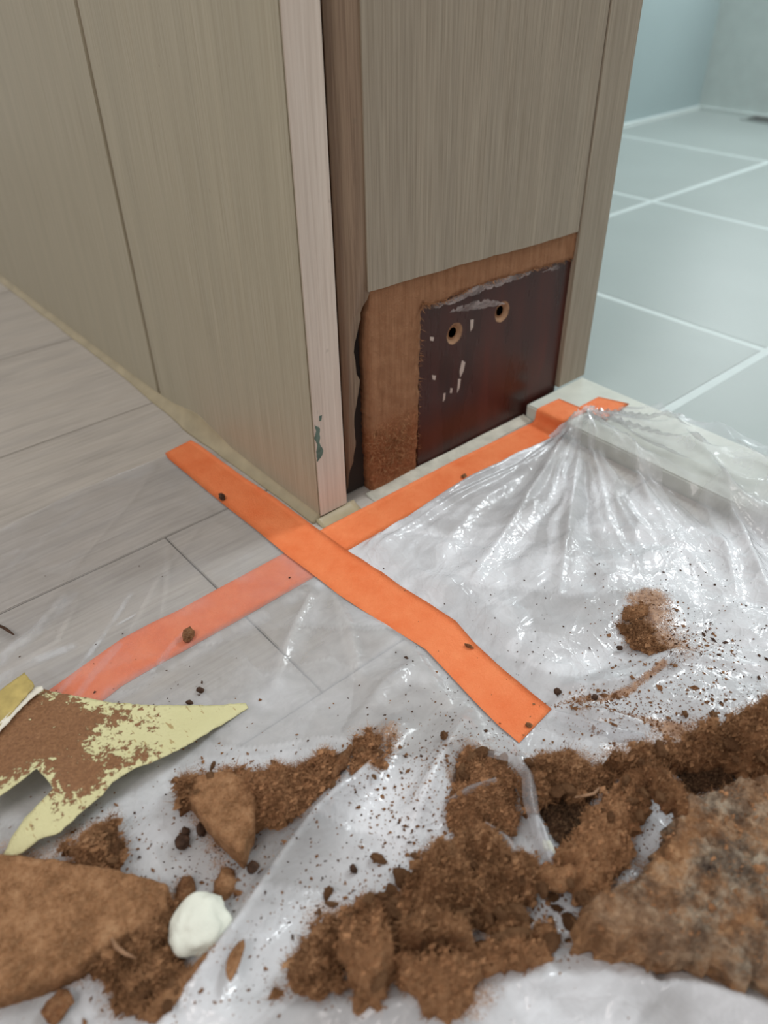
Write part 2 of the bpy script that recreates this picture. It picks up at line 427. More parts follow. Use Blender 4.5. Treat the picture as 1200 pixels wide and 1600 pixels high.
# bathroom floor
ZB = -.06
bf = box('floor_bathroom', (LIPX1-.02, -2.2, ZB-.06), (5.25, 2.27, ZB-.0008), M['grout'])
tag(bf, 'lower bathroom floor of square grey tiles with white grout', 'floor', kind='structure')
K = (1-ZB)/1.1
def tline(px, py): return G(px, py, ZB)
gyA = [tline(1029.7, 647.3)[1], tline(955, 335.8)[1]]; gxB = [tline(1060, 501)[0], tline(1115, 337)[0], tline(1075, 230)[0], tline(1150, 179)[0]]
ty = gyA[1]-gyA[0]
xs = [gxB[0]-(gxB[1]-gxB[0]), gxB[0], gxB[1], gxB[2], gxB[3]]
ys = [gyA[0]-2*ty, gyA[0]-ty, gyA[0], gyA[1], gyA[1]+ty*.97]
gw = .014
for i in range(len(xs)-1):
    for j in range(len(ys)-1):
        a = max(xs[i]+gw, LIPX1+.004); b = xs[i+1]-gw
        if b-a > .02: box('tile', (a, ys[j]+gw, ZB-.02), (b, ys[j+1]-gw, ZB), M['tile'], bf, .0008)
YW = ys[-1]-.02; XW = xs[-1]+.02
wb_ = box('wall_back', (LIPX1-.4, YW, ZB-.05), (XW+.1, YW+.12, 8.5), M['bwall']); tag(wb_, 'plain blue-grey bathroom wall behind the tiled floor', 'wall', kind='structure')
wr_ = box('wall_right', (XW, -2.2, ZB-.05), (XW+.12, YW, 8.5), M['grout']); tag(wr_, 'pale bathroom side wall at the far corner', 'wall', kind='structure')
t1 = box('trim_1', (LIPX1, YW-.03, ZB-.002), (XW, YW-.0005, ZB+.02), M['grout']); tag(t1, 'white sealant line along the foot of the bathroom wall', 'trim', kind='structure')
t2 = box('trim_2', (XW-.03, -2.2, ZB-.002), (XW-.0005, YW-.031, ZB+.02), M['grout']); tag(t2, 'white sealant line along the foot of the bathroom side wall', 'trim', kind='structure')
dr0 = tline(1200, 186)
dr = empty('floor_drain', (dr0[0], dr0[1], ZB))
tag(dr, 'small dark metal floor drain in the far bathroom corner', 'drain')
box('drain_frame', (dr0[0]-.16, dr0[1]-.12, ZB+.0006), (dr0[0]+.12, dr0[1]+.12, ZB+.006), M['metal'], dr, .002)
for k in range(5):
    box('slot', (dr0[0]-.13+k*.045, dr0[1]-.09, ZB+.0061), (dr0[0]-.105+k*.045, dr0[1]+.09, ZB+.0075), M['dark'], dr)
# threshold
th = box('threshold', (LIPX0, -3.6, ZB-.05), (LIPX1, -.0005, LIPZ), M['sill'], None, .004)
tag(th, 'raised pale marble threshold between laminate floor and bathroom', 'threshold', kind='structure')

# ------------------------------------------------------------------ door frame
ZT = 7.2
df_ = empty('door_frame', (.45, .2, 0))
tag(df_, 'light wood-print door frame corner with its foot cut open to brown fibreboard', 'door frame')
YJ = 0.0
# casing: front panel with groove, far panel
gy = GY  # alias
box('casing_board', (0, 0, .012), (.0725, .709, ZT), M['veneer_left'], df_, .003)
box('casing_end', (0.001, -.0022, .012), (.0715, .0005, ZT), M['veneer_strip'], df_, .001)
box('wall_panel', (0.0, .722, .012), (.0725, 4.2, ZT), M['veneer_left'], df_, .002)
box('groove', (.006, .700, .010), (.05, .730, ZT), M['wrap'], df_)
# slot and wrapped edge
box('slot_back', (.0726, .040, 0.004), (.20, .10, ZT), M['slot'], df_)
rag = [(575, 455), (566, 478), (556, 540), (558, 575), (562, 605), (557, 660), (559, 700), (554, 740), (553, 768)]
ragw = [GY(px, py, .006) for px, py in rag]
edge = densify([(q[0], q[2]) for q in ragw], .012, .0010, 3, closed=False)
polyw = [(.097, .02), (.097, ZT), (.150, ZT)]+[tuple(e) for e in edge]
v, F = tri(polyw, .03)
def ywrap(x): return np.interp(x, [.097, .105, .125, .15], [.028, .018, .007, .001])
n = len(v)
V = np.vstack([np.c_[v[:, 0], ywrap(v[:, 0]), v[:, 1]], np.c_[v[:, 0], ywrap(v[:, 0])+.004, v[:, 1]]])
mesh('wrapped_edge', V, [f for f in F]+[[i+n for i in reversed(f)] for f in F]+[[b, a, a+n, b+n] for a, b in boundary(F)], M['wrap'], df_, True)
# veneered face above the cut
cut = densify([tuple(GY(px, py, 0)[[0, 2]]) for px, py in ((575, 456), (640, 437), (740, 408), (830, 384), (903, 362))], .02, .0007, 5, closed=False)
polyv = [tuple(c) for c in cut]+[(.786, ZT), (.145, ZT)]
plate('jamb_veneer', polyv, -.001, .005, M['veneer'], df_)
box('jamb_body', (.20, .045, .03), (.84, .9, ZT), M['core'], df_)
# fibreboard core around the inset board
ct = [tuple(GY(px, py, 0)[[0, 2]]) for px, py in ((575, 450), (903, 358))]
lowL = [tuple(GY(a_, b_, .004)[[0, 2]]) for a_, b_ in ((583, 772), (580, 690), (577, 600), (575, 520), (576, 464))]+[(.150, ct[0][1]+.004)]
box('cavity_shade', (.100, .034, .004), (.20, .0399, .455), M['dark'], df_)  # dark sheet that paints the shade inside the gap beside the core
topc = [(.779, ct[1][1]+.004), (.779, .383)]
innr = [tuple(GY(px, py, 0)[[0, 2]]) for px, py in ((900, 404), (860, 415), (830, 424), (780, 437), (735, 452), (700, 470), (672, 478), (662, 474), (660, 486), (657, 560), (655, 640), (651, 742))]
pc = densify(lowL[::1]+topc+innr[:], .008, .0011, 9)
plate('fibreboard_core', pc, .004, .050, M['core'], df_, .008, (), .0022, True)
box('core_backing', (.25, .0165, .006), (.782, .0449, .40), M['core'], df_)
# stop strip
bmst = box('stop_strip', (.7785, -.0030, LIPZ+.004), (.886, .90, ZT), M['veneer'], df_, .0012)
# loose fibres along the cut edges
def fuzz_lines(name, pts3, nper, length, mat_, parent, normal, spread=.002, width=.00045, seed=0):
    r = np.random.default_rng(seed); V = []; F = []
    pts3 = np.array(pts3)
    for k in range(nper):
        t = r.uniform(0, len(pts3)-1.001); i = int(t); p = pts3[i]*(1-(t-i))+pts3[i+1]*(t-i)
        p = p+r.normal(size=3)*spread*.5
        d = r.normal(size=3); d = d/np.linalg.norm(d)+np.array(normal)*.6; L_ = length*r.uniform(.4, 1.2)
        s = np.cross(d, r.normal(size=3)); s = s/np.linalg.norm(s)*width
        c = r.normal(size=3)*.35
        q = [p, p+d*L_*.5+c*L_*.2, p+d*L_+c*L_*.6]
        b = len(V); V += [q[0]-s, q[0]+s, q[1]-s*.8, q[1]+s*.8, q[2]]
        F += [[b, b+1, b+3, b+2], [b+2, b+3, b+4]]
    o = mesh(name, V, F, mat_, parent); o['kind'] = 'stuff'; return o
pts = [(q[0], .003, q[1]) for q in innr]
fuzz_lines('edge_fibres', pts, 500, .010, M['fuzz'], df_, (0, -1, 0), .003, .0005, 1)
pts = [(rng.uniform(.14, .275), .001, rng.uniform(.02, .17)) for _ in range(200)]
fuzz_lines('face_fibres', pts, 900, .016, M['fuzz'], df_, (0, -.3, 0), .004, .0005, 2)
# green paint mark
gp = [(491, 664), (499, 668), (500, 684), (499, 692), (505, 703), (503, 712), (496, 722), (494, 706), (496, 695), (491, 684), (494, 674)]
plate('paint_mark', densify([tuple(GY(a, b, -.0024)[[0, 2]]) for a, b in gp], .004, .0006, 4), -.0029, -.0021, M['green'], df_)
plate('paint_fleck', [tuple(GY(a, b, -.0024)[[0, 2]]) for a, b in ((499, 650), (503, 649), (502, 657), (499, 658))], -.0028, -.0021, M['green'], df_)

# inset dark board
bd = empty('inset_board', (.53, .012, .004))
tag(bd, 'dark red-brown glossy film-faced board with two screw holes set into the cut door frame', 'board')
bpl = [tuple(GY(a, b, .010)[[0, 2]]) for a, b in ((656, 470), (902, 396), (867, 613), (838, 648), (820, 658), (755, 690), (652, 742))]
bpl[2] = (.7785, bpl[2][1]); bpl[1] = (.7785, bpl[1][1])
def circ(c, r, n_=22, j=0): return [(c[0]+r*math.cos(2*math.pi*i/n_)*(1+random.uniform(-j, j)), c[1]+r*math.sin(2*math.pi*i/n_)*(1+random.uniform(-j, j))) for i in range(n_)]
hc = [GY(710, 521, .010), GY(784, 487, .010)]
h2 = [circ((c[0], c[2]), .0235, 22, .04) for c in hc]
plate('board_face', [tuple(p) for p in densify(bpl, .02, .0005, 2)], .0095, .0160, M['board'], bd, .03, h2)
for c in hc:      # countersunk hole: tan cone running into the wood
    V = []; F = []; nn_ = 22
    prof = [(.0245, .0093), (.0225, .0100), (.016, .0165), (.0125, .022), (.0115, .045)]
    for r_, yy in prof:
        V += [(c[0]+r_*math.cos(2*math.pi*i/nn_), yy, c[2]+r_*math.sin(2*math.pi*i/nn_)) for i in range(nn_)]
    for k in range(len(prof)-1):
        F += [[k*nn_+i, k*nn_+(i+1) % nn_, (k+1)*nn_+(i+1) % nn_, (k+1)*nn_+i] for i in range(nn_)]
    o = mesh('screw_hole', V, F, M['tan'], bd, True)
    V = [(c[0]+.0115*math.cos(2*math.pi*i/nn_), .0165, c[2]+.0115*math.sin(2*math.pi*i/nn_)) for i in range(nn_)]
    mesh('hole_bottom', V, [list(range(nn_))], M['dark'], o)
smears = [((668, 479), (700, 468), (730, 452), (760, 436), (800, 424), (832, 420), (822, 430), (790, 441), (760, 452), (735, 462), (705, 474), (685, 481)),
          ((702, 488), (722, 477), (745, 470), (776, 470), (790, 474), (768, 479), (742, 484), (718, 487)),
          ((846, 425), (868, 415), (878, 415), (862, 423))]
for i, s_ in enumerate(smears):
    plate('glue_smear', densify([tuple(GY(a, b, .0085)[[0, 2]]) for a, b in s_], .006, .0018, 20+i), .0045 if i == 0 else .0083, .0098, M['glue'], bd, .012, (), .002)
for i, s_ in enumerate((((735, 500), (740, 499), (739, 512), (735, 518)), ((722, 563), (727, 566), (724, 580), (719, 590), (718, 580)), ((716, 592), (720, 592), (718, 606), (714, 614)), ((672, 526), (678, 527), (677, 533), (672, 532)), ((675, 586), (681, 587), (680, 594), (676, 593)), ((704, 606), (707, 607), (706, 614), (703, 614)), ((693, 615), (696, 614), (695, 624), (692, 628)))):
    plate('paint_scuff', [tuple(GY(a, b, .0093)[[0, 2]]) for a, b in s_], .0090, .0096, M['scuff'], bd)

# sealant beads
def bead(name, path, wid, hgt, mat_, label, cat, seed=0, side=(-1, 0)):
    """path: (x, y) points of the wall foot; section bulges to `side`"""
    P = densify(path, .012, 0, closed=False); V = []; F = []; n_ = 7
    for i, p in enumerate(P):
        a = P[max(0, i-1)]; b = P[min(len(P)-1, i+1)]; t = (b-a)[:2]; t = t/np.linalg.norm(t)
        nr = np.array([-t[1], t[0]])
        if nr@np.array(side) < 0: nr = -nr
        ln = i*.012
        wv = wid(ln)*(1+.22*float(fbm(ln*9, seed*3.1, o=3))); hv = hgt(ln)*(1+.3*float(fbm(ln*11, 5+seed, o=3)))
        for k in range(n_):
            u = k/(n_-1); ang = u*math.pi/2
            off = wv*(1-math.sin(ang))**.75 if False else wv*(1-math.sin(ang)**1.4)
            zz = hv*(1-math.cos(ang)**1.4)
            q = p[:2]+nr*(off-.001); V.append((q[0], q[1], zz+.0004))
        V.append((p[0]-nr[0]*.0005, p[1]-nr[1]*.0005, .0003))
    m_ = n_+1
    for i in range(len(P)-1):
        for k in range(m_):
            F.append([i*m_+k, i*m_+(k+1) % m_, (i+1)*m_+(k+1) % m_, (i+1)*m_+k])
    F += [list(range(m_)), [(len(P)-1)*m_+k for k in reversed(range(m_))]]
    o = mesh(name, V, F, mat_, None, True); tag(o, label, cat); return o
bead('sealant_bead', [(0, 3.4), (0, .0)],
     lambda l: .019+.014*math.exp(-((3.4-l-.5)/.22)**2), lambda l: .016+.026*math.exp(-((3.4-l-.50)/.13)**2),
     M['caulk'], 'yellowed sealant bead along the foot of the long wood-print casing', 'sealant', 1, (-1, 0))
bead('sealant_bead', [(-.012, -.001), (.092, -.001)], lambda l: .026, lambda l: .011,
     M['caulk'], 'short yellowed sealant blob under the narrow front end of the casing', 'sealant', 2, (0, -1))
bead('filler_strip', [(.13, .006), (.40, .004), (LIPX0-.002, .002)], lambda l: .034, lambda l: .006,
     M['cement'], 'pale speckled filler strip on the floor under the cut door frame', 'filler', 3, (0, -1))

# ------------------------------------------------------------------ tapes
def ribbon(name, L_, R_, mat_, label, cross=6, thick=.0006, seed=0, step=.008, group=None, wave=.0006):
    """strip of tape between a left and a right edge polyline of (x, y, z)"""
    n_ = max(len(L_), len(R_))
    def res(P, k):
        P = np.array(P, float); d = np.r_[0, np.cumsum(np.linalg.norm(np.diff(P, axis=0), axis=1))]
        t = np.linspace(0, d[-1], k); return np.c_[[np.interp(t, d, P[:, j]) for j in range(3)]].T
    ln = np.linalg.norm(np.diff(np.array(L_), axis=0), axis=1).sum(); k = max(3, int(ln/step))
    A, B = res(L_, k), res(R_, k)
    V = []; F = []
    for i in range(k):
        for j in range(cross+1):
            p = A[i]+(B[i]-A[i])*j/cross
            p = p.copy(); p[2] += wave*(1+float(fbm(p[0]*30+seed, p[1]*30, o=2)))
            V.append(p)
    nb = len(V); V += [v_+np.array([thick*.7, 0, -thick]) for v_ in V[:nb]]
    c1 = cross+1
    for i in range(k-1):
        for j in range(cross):
            a = i*c1+j; F.append([a, a+1, a+c1+1, a+c1]); F.append([nb+a, nb+a+c1, nb+a+c1+1, nb+a+1])
    o_ = [i*c1 for i in range(k)]+[(k-1)*c1+j for j in range(1, c1)]+[i*c1+cross for i in range(k-2, -1, -1)]+[j for j in range(cross-1, 0, -1)]
    for i in range(len(o_)):
        a, b = o_[i], o_[(i+1) % len(o_)]; F.append([b, a, nb+a, nb+b])
    o = mesh(name, V, F, mat_, None, True)
    tag(o, label, 'tape', group); return o
ZA = .0042
tAl = [(258, 708), (262, 716), (345, 785), (400, 828), (446, 866), (498, 905), (530, 930), (560, 950), (625, 990), (665, 1015), (700, 1052), (740, 1095), (780, 1135), (811, 1161)]
tAr = [(298, 688), (310, 694), (380, 745), (430, 778), (490, 822), (548, 864), (585, 885), (625, 915), (672, 944), (712, 970), (742, 1005), (785, 1045), (830, 1082), (862, 1108)]
ribbon('masking_tape', gl(tAl, ZA), gl(tAr, ZA), M['tape'], 'long orange masking tape running from beside the casing down over the plastic film', seed=1)
bl = [(-.05, -.118), (0, -.118), (.265, -.117), (.49, -.112), (LIPX0-.012, -.122)]
bu = [(-.05, -.03), (0, -.028), (.155, -.028), (.354, -.027), (LIPX0-.012, -.035)]
zb = .0022
L_ = [(x, y, zb) for x, y in bl]+[(LIPX0-.004, -.122, .010), (LIPX0-.004, -.124, LIPZ+.001), (LIPX0+.004, -.124, LIPZ+.003), (LIPX0+.085, -.128, LIPZ+.0025)]
R_ = [(x, y, zb) for x, y in bu]+[(LIPX0-.004, -.036, .010), (LIPX0-.004, -.037, LIPZ+.001), (LIPX0+.004, -.037, LIPZ+.003), (LIPX0+.080, -.040, LIPZ+.0025)]
ribbon('masking_tape', L_, R_, M['tape'], 'orange masking tape along the foot of the cut door frame, climbing the threshold', seed=2, wave=.0003)
q = gl([(903, 637), (948, 656), (935, 620), (983, 631)], LIPZ+.004)
ribbon('masking_tape', [q[0], q[2]], [q[1], q[3]], M['tape'], 'short orange tape piece on top of the pale threshold', seed=3, wave=.0004)
tCu = [(470, 850), (400, 888), (340, 920), (280, 953), (235, 974), (190, 998), (130, 1040), (80, 1076), (40, 1100)]
tCl = [(520, 885), (450, 925), (380, 965), (300, 1010), (235, 1046), (190, 1072), (165, 1092), (130, 1110), (90, 1135)]
ribbon('masking_tape', gl(tCu, .001), gl(tCl, .001), M['tape'], 'orange masking tape under the film, disappearing below the pale yellow sheet', seed=4, wave=.0002)

# ------------------------------------------------------------------ plastic film
FX0, FX1, FY0, FY1 = -1.25, 1.10, -1.30, .50
fs = .0047
zt = LIPZ+.006
fp = [(-1.25, .30), (-.80, .38), (-.35, .45), (-.10, .45), (-.085, .2), (-.07, -.05), (-.03, -.095), (.3, -.098), (.5, -.098), (LIPX0-.03, -.104)]
fp += [tuple(G(a, b, zt+.004)[:2]) for a, b in ((902, 655), (914, 648), (960, 652), (1000, 643), (1060, 662), (1100, 678), (1150, 693), (1200, 712), (1300, 760))]
fp += [(1.10, -1.3), (-1.25, -1.3)]
nx = int((FX1-FX0)/fs)+1; ny = int((FY1-FY0)/fs)+1
gx = FX0+np.arange(nx)*fs; gyv = FY0+np.arange(ny)*fs
X, Y = np.meshgrid(gx, gyv)
tA = [tuple((np.array(a)+np.array(b))/2) for a, b in zip(gl(tAl), gl(tAr))]
tC = [tuple((np.array(a)+np.array(b))/2) for a, b in zip(gl(tCu), gl(tCl))]
dA, _ = dpoly(X, Y, [p[:2] for p in tA], False); dC, _ = dpoly(X, Y, [p[:2] for p in tC], False)
corner = G(908, 652, LIPZ+.004)[:2]
def PX(l): return [tuple(G(a, b)[:2]) for a, b in l]
# support surface: floor, lip, free fall behind the lip, tented in front of the lip
lipf = sm(LIPX0-.045, LIPX0-.002, X+.02*fbm(X*6, Y*9, o=3, s=5))
base = lipf*(LIPZ+.004)
base = np.where(X > LIPX1, (LIPZ+.004)-np.clip(X-LIPX1, 0, .3)*.35, base)
base = base+sm(.60, .78, X)*sm(-.35, -.9, Y)*.035
# regional amplitudes
left = sm(-.02, -.16, X)
clean = sm(-.42, -.15, Y)*left
amp = (.016*(1-left)+.008*left)*(1-.72*clean)
ang = np.arctan2(Y-corner[1], X-corner[0]); rad = np.hypot(X-corner[0], Y-corner[1])
rn = fbm(ang*7+.6*fbm(X*5, Y*5, s=3), rad*1.3, o=3, s=2)
radial = (1-np.abs(rn)*2.2)
rw = sm(1.05, .15, rad)*sm(-.02, .04, rad)*sm(-.06, .03, X)
wx = X+.10*fbm(X*4, Y*4, o=3, s=8); wy = Y+.10*fbm(X*4+9, Y*4, o=3, s=9)
f1 = np.abs(fbm(wx*5.5, wy*8.5, o=2, s=12)); f2 = np.abs(fbm((wx+wy)*13, (wy-wx)*7, o=2, s=13)); f3 = np.abs(fbm(wx*30, wy*30, o=2, s=14))
def cells(n_, seed, ax, ay):
    r = np.random.default_rng(seed); sx_ = r.uniform(FX0, FX1, n_); sy_ = r.uniform(FY0, FY1, n_)
    F1 = np.full(X.shape, 9.); F2 = np.full(X.shape, 9.); ID = np.zeros(X.shape, int)
    for k in range(n_):
        d = np.hypot((X-sx_[k])*ax[k % len(ax)]+(Y-sy_[k])*.5*ay[k % len(ay)], (Y-sy_[k])*ay[k % len(ay)])
        nw = d < F1; F2 = np.where(nw, F1, np.minimum(F2, d)); F1 = np.where(nw, d, F1); ID = np.where(nw, k, ID)
    return F2-F1, ID, r.uniform(0, 1, n_)
cA, idA, rA = cells(60, 1, (1, 1.5), (1, 1.3)); cB, idB, rB = cells(330, 2, (1, .8, 1.3), (1.2, .7)); cC, idC, rC = cells(900, 4, (1, .6), (.8, 1.2))
facet = (rA[idA]-.5)*.7+(rB[idB]-.5)*.7+(rC[idC]-.5)*.35
crump = (1-2.4*f1)*.55+(1-2.6*f2)*.12+1.1*np.clip(cA*6, 0, 1.2)-.5+.45*np.clip(cB*11, 0, 1)+.16*np.clip(cC*20, 0, 1)
H_ = base+amp*(crump*(1-.6*rw)+1.4)*.75+rw*.016*radial
ridges = [
  ([(262, 1610), (322, 1545), (392, 1452), (452, 1362), (500, 1295), (570, 1225), (612, 1150)], .060, .026),
  ([(640, 1320), (672, 1250), (700, 1190), (735, 1120)], .045, .022),
  ([(560, 1330), (640, 1285), (700, 1200)], .020, .03),
  ([(798, 1170), (820, 1230), (835, 1290), (858, 1350)], .055, .010),
  ([(862, 1110), (930, 1130), (1020, 1152)], .024, .010),
  ([(865, 1085), (920, 1090), (990, 1080), (1060, 1045)], .020, .012),
  ([(930, 1080), (1050, 1040), (1200, 1060)], .020, .018),
  ([(908, 662), (860, 740), (800, 830), (740, 920)], .022, .014),
  ([(910, 665), (890, 800), (870, 940)], .020, .013),
  ([(905, 668), (800, 735), (690, 800), (600, 855)], .014, .007),
  ([(885, 688), (790, 742), (680, 800), (575, 860)], .026, .0055), ([(870, 706), (780, 758), (680, 815), (590, 868)], .018, .005),
  ([(950, 690), (985, 740), (1010, 810)], .016, .012),
  ([(1010, 665), (1080, 740), (1150, 850), (1200, 960)], .040, .018),
  ([(1090, 690), (1140, 740), (1210, 800)], .026, .020),
  ([(1090, 800), (1130, 880), (1150, 960)], .016, .014),
  ([(500, 905), (460, 985), (430, 1070)], .014, .010), ([(515, 905), (545, 985), (560, 1060)], .014, .010),
  ([(505, 905), (420, 950), (330, 1000), (240, 1060)], .012, .012),
  ([(560, 960), (640, 1010), (700, 1100)], .016, .012), ([(660, 1030), (600, 1080), (540, 1150)], .014, .012),
  ([(250, 720), (205, 780), (120, 880), (20, 1010)], .006, .008), ([(330, 800), (250, 900), (150, 1080)], .006, .007),
  ([(15, 1020), (60, 980), (100, 930)], .010, .006), ([(40, 1030), (90, 1000), (120, 940)], .008, .006),
  ([(245, 1000), (262, 900), (262, 840)], .004, .004),
  ([(350, 1600), (600, 1590), (800, 1560), (930, 1545), (1200, 1590)], .050, .045),
  ([(1010, 1560), (1100, 1570), (1200, 1600)], .030, .018),
]
for pts_, hh, ww in ridges:
    P = PX(pts_); d_, t_ = dpoly(X, Y, P, False)
    pr = np.exp(-(d_/ww)**1.25)*np.clip(np.sin(np.clip(t_*1.0, .06, .94)*math.pi)**.5, 0, 1)
    H_ = H_+hh*.8*pr
# pressed flat where tape holds it and where it lies on tape C
H_ = np.where(True, base+(H_-base)*(.10+.90*sm(.035, .10, dA)), H_)
H_ = base+(H_-base)*(.25+.75*sm(.03, .09, dC))
hold = sm(-.155, -.105, Y)*sm(-.10, -.04, X)*sm(LIPX0+.04, LIPX0-.02, X)
H_ = H_*(1-hold)+hold*(.0012)
H_ = H_-0
low = .0020+base*0
H_ = np.maximum(H_, low)
H_ = np.where(dA < .044, np.minimum(H_, np.maximum(.0030, base)), H_)
H_ = np.where((hold > .8), .0012, H_)
Hfilm = H_
def filmz(x, y):
    fx = np.clip((np.asarray(x)-FX0)/fs, 0, nx-1.001); fy = np.clip((np.asarray(y)-FY0)/fs, 0, ny-1.001)
    i = fx.astype(int); j = fy.astype(int); a = fx-i; b = fy-j
    return (Hfilm[j, i]*(1-a)+Hfilm[j, i+1]*a)*(1-b)+(Hfilm[j+1, i]*(1-a)+Hfilm[j+1, i+1]*a)*b

